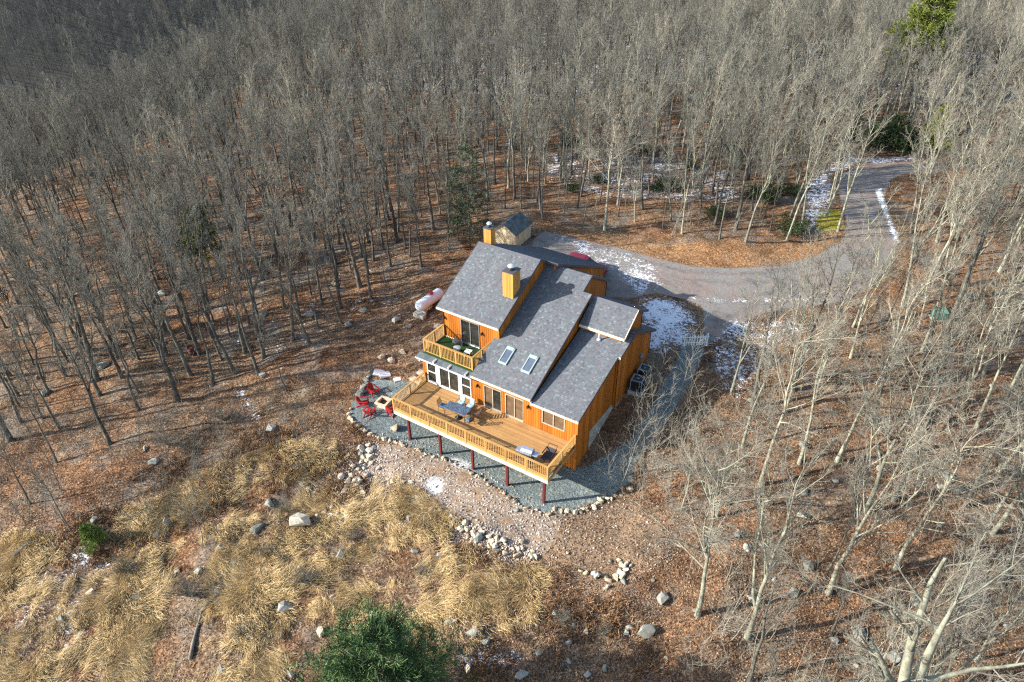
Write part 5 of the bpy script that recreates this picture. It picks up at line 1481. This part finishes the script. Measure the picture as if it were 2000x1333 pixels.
# ---------------------------------------------------------------- twiggy bushes, saplings, fallen logs
def bush(seed, R, H, stems):
    rs = np.random.RandomState(seed)
    base = np.zeros((stems, 2, 3)); P = np.zeros((stems, 4, 3)); Rr = np.zeros((stems, 4))
    for i in range(stems):
        az = rs.uniform(0, 6.28); s_ = rs.uniform(0.1, 1.0) * R
        e_ = np.array([math.cos(az) * s_, math.sin(az) * s_, H * rs.uniform(0.6, 1.0)])
        for k in range(4): P[i, k] = e_ * np.array([(k / 3) ** 1.3, (k / 3) ** 1.3, k / 3]) + rs.normal(size=3) * 0.04 * k
        P[i, 0, 2] = -0.1; Rr[i] = np.linspace(0.018, 0.006, 4)
    q2, r2 = kids(rs, P, Rr, 6, 0.25, 1.0, (20, 55), (0.3, 0.55), 0.2, 4, 0.6, 0.007, 0.15)
    q3, r3 = kids(rs, q2, r2, 4, 0.15, 1.0, (20, 55), (0.4, 0.7), 0.2, 3, 0.6, 0.006, 0.15)
    V = []; F = []; n = 0
    for a, b, s in ((P, Rr, 4), (q2, r2, 3), (q3, r3, 3)):
        v, f = tubes(a, b, s); V.append(v); F.append(f + n); n += len(v)
    return mesh_np('bush', np.concatenate(V), np.concatenate(F), M_TWIG)
BUSH = [bush(41, 1.7, 1.5, 40), bush(42, 1.2, 1.1, 26)]
for (px, py, s, lb) in ((372, 1165, 1.0, 'round grey leafless bush in the straw grass next to a fallen log'), (600, 1140, 0.8, 'low brownish leafless bush above the big green pine'), (520, 1085, 0.7, 'small sparse leafless bush between boulders on the straw slope'),
                        (690, 1055, 0.72, 'small grey leafless bush on the straw downhill of the rubble'), (250, 1120, 0.8, 'low dark leafless bush between the bright sapling and the round bush'), (470, 1240, 0.7, 'brownish leafless bush near the dark log end'), (820, 1120, 0.6, 'thin reddish leafless bush on the rust-brown ground above the pine'), (1100, 1215, 0.75, 'twiggy leafless bush on brown leaves among small rocks'), (1180, 1240, 0.6, 'low leafless bush beside the wedge-shaped boulder'), (560, 1000, 0.6, 'sparse leafless bush just uphill of the big cream boulder'), (435, 820, 0.8, 'thin leafless bush at the wood edge by the snow streak'), (330, 870, 0.9, 'wiry leafless bush by the fallen poles')):
    x, y = at_px(px, py)
    o = bpy.data.objects.new('leafless_bush', BUSH[0 if s > 0.75 else 1]); o.location = (x, y, g(x, y)); o.scale = (s,) * 3; link(o); tag(o, lb, 'bush')
def sapling_mesh():
    parts = []
    for i in range(5):
        rs = np.random.RandomState(60 + i); H = [2.2, 3.2, 4.2, 1.6, 5.0][i]
        K = 6; P = np.zeros((1, K, 3)); P[0, :, 2] = np.linspace(-0.2, H, K); P[0, :, :2] = np.cumsum(rs.normal(size=(K, 2)) * 0.10, 0); P[0, 0, :2] = 0
        R = (0.011 * H ** 0.6 * (1 - 0.8 * np.linspace(0, 1, K)))[None]
        q1, r1 = kids(rs, P, R, 9, 0.25, 1.0, (25, 60), (0.25, 0.5), 0.25, 4, 0.6, 0.008, 0.15)
        q2, r2 = kids(rs, q1, r1, 5, 0.2, 1.0, (20, 55), (0.35, 0.65), 0.2, 3, 0.6, 0.007, 0.15)
        V = []; F = []; n = 0
        for a, b, s in ((P, R, 4), (q1, r1, 3), (q2, r2, 3)):
            v, f = tubes(a, b, s); V.append(v); F.append(f + n); n += len(v)
        parts.append((np.concatenate(V), np.concatenate(F)))
    return parts
SAPS = sapling_mesh()
def scatter(parts, XY, rs, smin, smax, name, mat, label, cat, tilt=0.0, sink=0.0):
    Vs = []; Fs = []; n = 0
    Z = height(XY[:, 0], XY[:, 1])
    for (x, y), z in zip(XY, Z):
        v, f = parts[rs.randint(len(parts))]
        a = rs.uniform(0, 6.28); s = rs.uniform(smin, smax)
        M_ = np.array([[math.cos(a), -math.sin(a), 0], [math.sin(a), math.cos(a), 0], [0, 0, 1]]) * s
        w = v @ M_.T
        if tilt: w[:, 0] += w[:, 2] * rs.normal() * tilt; w[:, 1] += w[:, 2] * rs.normal() * tilt
        Vs.append(w + np.array([x, y, z - sink * s])); Fs.append(f + n); n += len(v)
    me = mesh_np(name, np.concatenate(Vs), np.concatenate(Fs), mat)
    o = bpy.data.objects.new(name, me); link(o); tag(o, label, cat, kind='stuff')
    return o
sr = np.random.RandomState(13)
def rand_ground(n, px0, px1, py0, py1, test=None):
    out = []
    for _ in range(n * 4):
        if len(out) >= n: break
        p = ground_at(sr.uniform(px0, px1), sr.uniform(py0, py1))
        if test is None or test(p[0], p[1]): out.append((p[0], p[1]))
    return np.array(out)
def woodland(x, y): return float(poly_sd(CLEAR, np.array([x]), np.array([y]))[0]) < 0.5 and float(poly_sd(DRV, np.array([x]), np.array([y]))[0]) < -0.8
sx1 = np.concatenate([rand_ground(230, 1320, 2050, 620, 1420, woodland), rand_ground(70, 1700, 2050, 330, 640, woodland), rand_ground(80, 950, 1650, 250, 470, woodland), rand_ground(60, 1190, 1340, 720, 1000, lambda x, y: x > 15.2)])
sx2 = np.concatenate([rand_ground(170, 0, 850, 420, 860, woodland), rand_ground(130, -20, 520, 820, 1080), rand_ground(30, 200, 700, 760, 960)])
scatter(SAPS, sx2, sr, 0.7, 1.4, 'saplings', M_TWIG, 'dark leafless saplings and brush of the dark wood and its edge', 'saplings', 0.14)
scatter(SAPS, sx1, sr, 0.7, 1.3, 'saplings', M_PTWIG, 'thin leafless saplings and brush growing between the trees', 'saplings', 0.12)
M_LOG = bark('weathered_log', (0.26, 0.23, 0.19), (0.3, 0.3, 0.25), 0.3)
def log(px0, py0, px1, py1, r, lb):
    a = ground_at(px0, py0); b = ground_at(px1, py1)
    n = 6; pts_ = []
    for k in range(n):
        t = k / (n - 1); x = a[0] + (b[0] - a[0]) * t; y = a[1] + (b[1] - a[1]) * t
        pts_.append((x - a[0], y - a[1], g(x, y) + r * 0.8 - a[2] + 0.03 * math.sin(k * 2.1)))
    o = MB().tube(pts_, [r * (1 - 0.45 * k / (n - 1)) for k in range(n)], 7).build('fallen_log', M_LOG, None, True, loc=tuple(a))
    tag(o, lb, 'log', 'fallen logs and poles')
for a in ((372, 1290, 395, 1195, 0.13, 'dark fallen log below the grey leafless bush'), (395, 1195, 452, 1135, 0.11, 'fallen log with snow beside the grey leafless bush'), (245, 945, 400, 885, 0.06, 'long thin fallen pole along the wood edge'), (300, 945, 420, 890, 0.05, 'thin fallen pole parallel to a longer pole at the wood edge'),
          (150, 1010, 290, 960, 0.06, 'grey fallen pole reaching towards the wood edge'), (28, 1090, 68, 1060, 0.22, 'thick short grey log lying at the wood edge'), (225, 1125, 265, 1085, 0.09, 'short broken log near the bright pine sapling'), (320, 735, 372, 727, 0.04, 'pale stick lying before the rusty drum'),
          (300, 975, 395, 985, 0.05, 'pale broken pole lying among grey boulders'), (1600, 1290, 1760, 1270, 0.05, 'pale fallen branch under the massive tree'), (470, 1290, 490, 1230, 0.07, 'dark short log in the straw grass uphill of the big pine'), (1440, 560, 1440, 561, 0.03, '')):
    if a[-1]: log(*a)

# ---------------------------------------------------------------- rocks
def rock_mat(name, c, moss=0.3):
    t = NT(name); p = t.pos()
    n = t.noise(p, 5, 6, 0.7)
    col = t.ramp(n, [(0.3, tuple(v * 0.6 for v in c)), (0.7, tuple(min(1, v * 1.2) for v in c))])
    col = t.mix(1.0, col, t.ramp(t.orand(), [(0, (0.7, 0.68, 0.64)), (0.5, (1, 0.97, 0.92)), (1, (1.2, 1.2, 1.2))]), 'MULTIPLY')
    col = t.mix(t.math('MULTIPLY', t.smooth(t.noise(p, 2.5, 4), 0.5, 0.66), moss), col, (0.20, 0.22, 0.14))
    t.bump(n, 0.5, 0.04)
    return t.done(col, 0.9, 0, 0.15)
M_ROCKT = rock_mat('cream_tan_rock', (0.56, 0.47, 0.35), 0.12)
M_ROCKG = rock_mat('lichened_grey_rock', (0.30, 0.30, 0.27), 0.5)
M_ROCKP = rock_mat('pale_quarried_rock', (0.60, 0.56, 0.47), 0.08)
def rock_mesh(seed, mat, sq=(1, 1, 0.7), n=16):
    rs = np.random.RandomState(seed)
    bm = bmesh.new()
    for p in unit(rs.normal(size=(n, 3))) * rs.uniform(0.75, 1.0, (n, 1)) * np.array(sq) * 0.5: bm.verts.new(p)
    r = bmesh.ops.convex_hull(bm, input=bm.verts)
    bmesh.ops.delete(bm, geom=[v for v in bm.verts if not v.link_faces], context='VERTS')
    bmesh.ops.recalc_face_normals(bm, faces=bm.faces)
    me = bpy.data.meshes.new('rock'); bm.to_mesh(me); bm.free(); me.materials.append(mat)
    return me
RT_ = [rock_mesh(500 + i, M_ROCKT, (1, 0.75 + 0.04 * i, 0.62)) for i in range(7)]
RG_ = [rock_mesh(520 + i, M_ROCKG, (1, 0.7 + 0.05 * i, 0.6)) for i in range(6)]
RP_ = [rock_mesh(540 + i, M_ROCKP, (1, 0.75, 0.6)) for i in range(3)]
rk = random.Random(17)
def rock(px, py, size, fam, label, group=None, name='rock', cat='rock', flatz=1.0, xy=None):
    if xy is None: p = ground_at(px, py); x, y = p[0], p[1]
    else: x, y = xy
    o = bpy.data.objects.new(name, rk.choice(fam))
    s = size * (1.0 if group and 'edging' in group else 1.25)
    o.scale = (s, s * rk.uniform(0.75, 1.1), s * rk.uniform(0.75, 1.1) * flatz)
    o.location = (x, y, g(x, y) + s * 0.17 * flatz)
    o.rotation_euler = (rk.uniform(-0.25, 0.25), rk.uniform(-0.25, 0.25), rk.uniform(0, 6.28))
    link(o); tag(o, label, cat, group)
    return o
def along(pl, n, spread):                              # points scattered along a traced line
    seg = [math.dist(a, b) for a, b in zip(pl[:-1], pl[1:])]; tot = sum(seg)
    for k in range(n):
        d = tot * (k + rk.uniform(0.2, 0.8)) / n
        for a, b, s in zip(pl[:-1], pl[1:], seg):
            if d <= s:
                t = d / s; yield (a[0] + (b[0] - a[0]) * t + rk.gauss(0, spread), a[1] + (b[1] - a[1]) * t + rk.gauss(0, spread)); break
            d -= s
# edging of the gravel patio
for px, py in along([(684, 800), (684, 818), (705, 840), (740, 857), (770, 864), (795, 874)], 26, 1.2):
    rock(px, py, rk.uniform(0.28, 0.55), RT_, 'cream stone in the edging row on the fire pit side of the gravel patio', 'edging stones on the fire pit side')
for px, py in along([(700, 778), (706, 765), (714, 750), (722, 730)], 9, 2.0):
    rock(px, py, rk.uniform(0.4, 0.75), RG_, 'grey boulder in the row at the uphill end of the gravel patio', 'boulders at the uphill end of the patio')
for px, py in along([(800, 874), (832, 888), (870, 899), (905, 914), (945, 939), (985, 964), (1020, 990), (1058, 1003)], 40, 1.6):
    rock(px, py, rk.uniform(0.22, 0.5), RT_, 'cream stone in the edging row below the deck posts', 'edging stones below the deck posts')
for px, py in along([(1070, 1004), (1100, 1000), (1130, 1000), (1155, 992), (1180, 978), (1205, 968), (1230, 955)], 38, 4.0):
    rock(px, py, rk.uniform(0.25, 0.6), RT_ + RG_[:2], 'tan stone piled in the edging at the house corner end of the gravel', 'edging stones at the house corner')
# rubble banks
for px, py in along([(690, 875), (715, 885), (725, 910), (700, 935), (680, 955), (665, 965)], 48, 12):
    rock(px, py, rk.uniform(0.28, 0.7), RT_ + RP_, 'pale rubble rock heaped beside the pinkish earth near the fire pit', 'rubble beside the pinkish earth')
for px, py in along([(705, 925), (740, 945), (790, 950), (830, 985), (880, 1010)], 42, 8):
    rock(px, py, rk.uniform(0.22, 0.5), RT_ + RP_, 'pale rock along the lower edge of the pinkish earth', 'rocks along the lower edge of the pinkish earth')
for px, py in along([(880, 1015), (905, 1030), (930, 1045), (985, 1065), (1040, 1085)], 46, 9):
    rock(px, py, rk.uniform(0.25, 0.55), RT_ + RP_, 'pale rock in the scree running downhill from the pinkish earth', 'rocks in the scree downhill')
for px, py in along([(1140, 1115), (1165, 1125), (1190, 1140), (1230, 1110), (1200, 1100)], 22, 6):
    rock(px, py, rk.uniform(0.3, 0.6), RP_ + RT_, 'pale stone in the small snow-dusted pile on the tan earth', 'stones of the small snow-dusted pile')
for px, py in along([(620, 965), (640, 985), (650, 1000), (625, 1020)], 12, 7):
    rock(px, py, rk.uniform(0.25, 0.5), RT_, 'cream stone strewn uphill of the big cream boulder', 'stones by the big cream boulder')
# single rocks and boulders
for (px, py, s, fam, lb) in ((588, 1027, 1.75, RP_, 'big angular cream boulder on the straw slope'), (772, 838, 0.8, RT_, 'lone flat tan boulder on the gravel between the chairs and the deck'), (763, 861, 0.55, RP_, 'squared pale stone at the gravel edge by the first deck post'),
    (665, 975, 0.6, RG_, 'round pale rock just above the straw grass, near rubble'), (676, 1012, 0.55, RP_, 'white egg-shaped rock in the straw grass near the big boulder'), (577, 915, 0.65, RG_, 'grey rock with dark hollow in the brown bracken'), (592, 948, 0.6, RG_, 'upright split rock in brown bracken above the big boulder'),
    (530, 840, 0.9, RG_, 'grey boulder with snow at its side near the wood edge'), (573, 853, 0.5, RG_, 'small grey rock beside the snowy boulder'), (302, 905, 0.9, RG_, 'grey boulder by the fallen poles'), (285, 878, 0.6, RG_, 'smaller grey rock behind the fallen poles'),
    (325, 1020, 1.1, RG_, 'broad grey boulder at the edge of the straw grass by the broken pole'), (528, 985, 0.9, RG_, 'dark grey rock half sunk in straw'), (505, 1035, 1.0, RG_, 'pale grey ledge stone in the straw beside the big boulder'), (665, 1085, 0.9, RG_, 'long grey ledge rock in the straw above the pine'),
    (560, 1190, 1.2, RG_, 'tall grey ledge rock beside the brownish bush'), (925, 1238, 0.9, RG_, 'flat grey slab rock by the thin snow below the scree'), (880, 1218, 0.7, RG_, 'dark upright rock near the pine crown'), (1262, 1238, 1.15, RG_, 'wedge-shaped grey boulder on brown leaves below the forked tree'), (1295, 1172, 0.9, RG_, 'dark grey boulder behind the wedge-shaped one'),
    (1008, 998, 0.5, RG_, 'lone small grey rock on the pinkish earth'), (1052, 1276, 0.5, RG_, 'small pale rock in the thin snow'), (1020, 1318, 0.9, RG_, 'snow-dusted pale boulder under the brown leaves'), (1110, 1255, 0.5, RG_, 'small grey rock near the twiggy bush on brown leaves'), (1680, 1245, 1.2, RG_, 'large three-sided grey boulder on the leafy slope'),
    (1745, 1285, 0.9, RG_, 'pale upright stone by the massive tree'), (1740, 1240, 0.6, RG_, 'flat pale stone behind the large three-sided boulder'), (1578, 1108, 0.8, RG_, 'pale pointed stone beside the spotted leaning trunk'), (1548, 1160, 0.7, RG_, 'rounded tan stone between the leaning trunks'), (1630, 1250, 0.5, RG_, 'slim stone beside the large three-sided boulder'),
    (1850, 935, 1.1, RG_, 'greenish boulder on the upper slope'), (1870, 960, 0.9, RG_, 'flat boulder below the greenish one'), (1790, 1180, 0.8, RG_, 'grey stone with dark shade under the pale limbs'), (1885, 585, 1.4, RG_, 'broad pale ledge boulder beyond the green cabinet'),
    (605, 618, 1.2, RG_, 'mossy grey boulder standing in the wood by the tank'), (680, 635, 1.0, RG_, 'rounded grey boulder at the feet of twin trunks'), (710, 608, 0.9, RG_, 'white-topped rock behind the twin trunks'), (320, 575, 1.3, RG_, 'large mossy boulder deep in the wood'), (205, 715, 1.3, RG_, 'bluish boulder under the dark trunks'), (90, 770, 1.0, RG_, 'grey boulder near the wood edge trunks'),
    (775, 628, 1.0, RG_, 'low mossy outcrop between the tank and the patio'), (800, 640, 0.8, RG_, 'low outcrop end nearer the balcony'), (745, 700, 0.8, RT_, 'pale stone on the bank above the white slabs'), (765, 706, 0.7, RT_, 'pale stone behind the small square slab'), (787, 690, 0.7, RT_, 'pale stone at the head of the steps'), (855, 640, 0.7, RG_, 'pale rock close to the house corner below the tank')):
    rock(px, py, s, fam, lb, name='boulder' if s > 0.75 else 'rock', flatz=1.05 if s > 1.5 else 0.9)
for k in range(34):
    px, py = rk.uniform(1330, 1990), rk.uniform(640, 1320)
    p = ground_at(px, py)
    if woodland(p[0], p[1]): rock(px, py, rk.uniform(0.3, 0.8), RG_, 'grey stone on the leafy slope among the pale trees', 'grey stones among the pale trees')
for k in range(30):
    px, py = rk.uniform(20, 800), rk.uniform(480, 850)
    p = ground_at(px, py)
    if woodland(p[0], p[1]): rock(px, py, rk.uniform(0.35, 0.9), RG_, 'mossy stone on the floor of the dark wood', 'mossy stones of the dark wood')
for k in range(40):
    rock(rk.uniform(60, 1000), rk.uniform(1000, 1320), rk.uniform(0.35, 0.75), RG_ + RT_[:2], 'grey stone showing through the straw grass', 'stones in the straw grass')
for k in range(16):
    rock(rk.uniform(1060, 1420), rk.uniform(1060, 1330), rk.uniform(0.25, 0.5), RG_ + RT_[:2], 'small stone on the brown leaves below the house corner', 'stones on the brown leaves')

# ---------------------------------------------------------------- small rubble, fallen leaves, straw
def tri_stones(n, pts_fn, smin, smax, name, mat, label):
    rs = np.random.RandomState(3)
    XY = pts_fn(n, rs)
    Z = height(XY[:, 0], XY[:, 1])
    base = np.array([(1, 0, 0), (-0.4, 0.9, 0), (-0.5, -0.8, 0), (0.1, 0.1, 0.8), (0, 0, -0.4)]) * 0.5
    F0 = np.array([(0, 1, 3), (1, 2, 3), (2, 0, 3), (1, 0, 4), (2, 1, 4), (0, 2, 4)])
    m = len(XY)
    a = rs.uniform(0, 6.28, m); s = rs.uniform(smin, smax, m)
    B = base[None] * s[:, None, None] * rs.uniform(0.7, 1.3, (m, 5, 1))
    X = B[..., 0] * np.cos(a)[:, None] - B[..., 1] * np.sin(a)[:, None]; Y = B[..., 0] * np.sin(a)[:, None] + B[..., 1] * np.cos(a)[:, None]
    V = np.stack([X + XY[:, :1], Y + XY[:, 1:2], B[..., 2] + Z[:, None]], -1).reshape(-1, 3)
    F = (F0[None] + (np.arange(m) * 5)[:, None, None]).reshape(-1, 3)
    o = bpy.data.objects.new(name, mesh_np(name, V, F, mat)); link(o); tag(o, label, 'gravel', kind='stuff')
def in_poly_pts(poly, n, rs, grow=0.0):
    P = np.array(poly)[:, :2]; lo, hi = P.min(0) - grow, P.max(0) + grow
    q = rs.uniform(lo, hi, (n * 4, 2)); q = q[poly_sd(P, q[:, 0], q[:, 1]) > -grow][:n]
    return q
M_RUB = leaf_mat('mixed_rubble', (0.26, 0.19, 0.15), (0.42, 0.34, 0.28), (0.66, 0.59, 0.50))
tri_stones(8000, lambda n, rs: np.concatenate([in_poly_pts(DIRT, int(n * 0.13), rs, 1.0), in_poly_pts(TAN, int(n * 0.04), rs, 0.5), in_poly_pts(gpoly([(680, 870), (740, 860), (760, 960), (860, 1000), (1060, 1080), (1020, 1110), (860, 1060), (650, 980)]), int(n * 0.42), rs)]), 0.06, 0.25, 'rubble', M_RUB, 'small loose stones strewn over the pinkish earth and scree')
M_LEAF = leaf_mat('fallen_oak_leaves', (0.055, 0.032, 0.02), (0.195, 0.118, 0.068), (0.39, 0.275, 0.18))
M_STRAW = leaf_mat('dry_straw_grass', (0.30, 0.17, 0.06), (0.58, 0.40, 0.175), (0.80, 0.63, 0.36))
def fallen_leaves(n):
    rs = np.random.RandomState(8)
    xs = []; tot = 0
    # even over the picture: draw pixels, project on the ground with a smooth terrain lookup
    px = rs.uniform(-20, 2020, n); py = rs.uniform(430, 1350, n)
    d = FW[None] + RT[None] * ((px - 1000) / FPX)[:, None] - UP[None] * ((py - 666.5) / FPX)[:, None]
    t = (-2.0 - CAM[2]) / d[:, 2]
    for _ in range(14):
        P = CAM + d * t[:, None]
        t = t + (hbase(P[:, 0], P[:, 1]) - P[:, 2]) / d[:, 2] * 0.85
    P = CAM + d * t[:, None]
    x, y = P[:, 0], P[:, 1]
    ok = (np.abs(P[:, 2] - hbase(x, y)) < 0.3)
    sdv = poly_sd(DRV, x, y); ok &= (sdv < 0.1) | (rs.uniform(size=n) < 0.10 * np.exp(-np.clip(sdv, 0, 9) / 0.7) + 0.006); ok &= poly_sd(PATIO, x, y) < 0.0; ok &= (poly_sd(DIRT, x, y) < -0.2); ok &= (poly_sd(PATH, x, y) < 0.1)
    ok &= ~((x > -0.5) & (x < 14.2) & (y > -0.2) & (y < 23))
    gmask = poly_sd(GRASS, x, y) > 0.5; ok &= ~(gmask & (rs.uniform(size=n) < 0.7))
    x, y = x[ok], y[ok]; m = len(x)
    z = height(x, y) + rs.uniform(0.01, 0.05, m)
    a = rs.uniform(0, 6.28, m); s = rs.uniform(0.035, 0.075, m)
    nrm = unit(np.stack([rs.normal(size=m) * 0.45, rs.normal(size=m) * 0.45, np.ones(m)], 1))
    u = unit(np.cross(nrm, np.stack([np.cos(a), np.sin(a), np.zeros(m)], 1))); v = np.cross(nrm, u)
    c = np.stack([x, y, z], 1); su = (u * s[:, None]); sv = (v * (s * 0.6)[:, None])
    V = np.stack([c - su, c + sv, c + su, c - sv], 1).reshape(-1, 3)
    F = np.arange(m * 4).reshape(-1, 4)
    o = bpy.data.objects.new('fallen_leaves', mesh_np('fallen_leaves', V, F, M_LEAF)); link(o); tag(o, 'brown fallen oak leaves littering the ground', 'leaves', kind='stuff')
fallen_leaves(260000)
def straw(n):
    rs = np.random.RandomState(19)
    q = in_poly_pts(GRASS, n, rs, 1.2)
    # tufts gather in clumps
    k = patch(q[:, 0], q[:, 1])
    q = q[k + rs.normal(size=len(q)) * 0.45 > 0.42]
    m = len(q); z = height(q[:, 0], q[:, 1])
    fl = 1.2 * np.sin(q[:, 0] * 0.8) + 1.1 * np.sin(q[:, 1] * 0.9 + q[:, 0] * 0.3) - 0.7 + rs.normal(size=m) * 0.35
    D = unit(np.stack([np.cos(fl), np.sin(fl), np.full(m, 0.30)], 1))
    V, F = needles(rs, np.stack([q[:, 0], q[:, 1], z + 0.02], 1), D, 17, 0.55, 0.016, 0.3, True)
    o = bpy.data.objects.new('straw_grass', mesh_np('straw_grass', V, F, M_STRAW)); link(o); tag(o, 'matted golden dry grass on the slope below the house', 'grass', kind='stuff')
straw(34000)
# brown bracken and stalks between wood edge and straw
M_BRACK = leaf_mat('dead_brown_bracken', (0.07, 0.035, 0.018), (0.19, 0.095, 0.04), (0.36, 0.22, 0.11))
BRACK = gpoly([(230, 960), (420, 860), (560, 830), (690, 850), (690, 960), (560, 960), (420, 990), (300, 1040), (120, 1110), (100, 1060)])
def bracken(n):
    rs = np.random.RandomState(29)
    q = np.concatenate([in_poly_pts(BRACK, n, rs, 1.0), in_poly_pts(gpoly([(860, 1060), (1130, 1110), (1330, 1230), (1300, 1340), (900, 1340), (1000, 1200)]), n // 4, rs), in_poly_pts(GRASS, n // 8, rs)])
    k = np.sin(q[:, 0] * 1.3 + 2 * np.sin(q[:, 1] * 0.6)) + np.sin(q[:, 1] * 1.0 + 1)
    q = q[k + rs.normal(size=len(q)) * 0.7 > 0.2]; m = len(q)
    V, F = needles(rs, np.stack([q[:, 0], q[:, 1], height(q[:, 0], q[:, 1]) + 0.05], 1), unit(np.stack([rs.normal(size=m) * 0.5, rs.normal(size=m) * 0.5, np.full(m, 0.6)], 1)), 9, 0.36, 0.04, 0.7, True)
    o = bpy.data.objects.new('dead_bracken', mesh_np('dead_bracken', V, F, M_BRACK)); link(o); tag(o, 'dead brown bracken and stalks on the slope', 'bracken', kind='stuff')
bracken(4600)
# ---------------------------------------------------------------- the smallest stones past the first few hundred become one part of the ground cover
def join_small_rocks(keep):
    bpy.context.view_layer.update()
    rocks = [o for o in bpy.data.objects if o.name.split('.')[0] == 'rock' and o.type == 'MESH' and o.get('group')]
    total = len([o for o in bpy.data.objects if o.name.split('.')[0] == 'rock' and o.type == 'MESH'])
    size = lambda o: o.scale[0] / np.linalg.norm(np.array(o.location) - CAM)
    rocks.sort(key=size)
    drop = rocks[:max(0, total - keep)]
    V = []; F = []; mi = []; n = 0; mats = []
    for o in drop:
        M_ = np.array(o.matrix_world)
        co = np.array([v.co for v in o.data.vertices]) @ M_[:3, :3].T + M_[:3, 3]
        m = o.data.materials[0]
        if m not in mats: mats.append(m)
        for p_ in o.data.polygons:
            F.append(tuple(i + n for i in p_.vertices)); mi.append(mats.index(m))
        V += [tuple(c) for c in co]; n += len(co)
    for o in drop: bpy.data.objects.remove(o)
    me = bpy.data.meshes.new('small_stones'); me.from_pydata(V, [], F)
    for m in mats: me.materials.append(m)
    me.polygons.foreach_set('material_index', mi)
    o = bpy.data.objects.new('small_stones', me); link(o)
    tag(o, 'small pale and grey stones strewn between the larger rocks', 'stones', kind='stuff')
join_small_rocks(292)
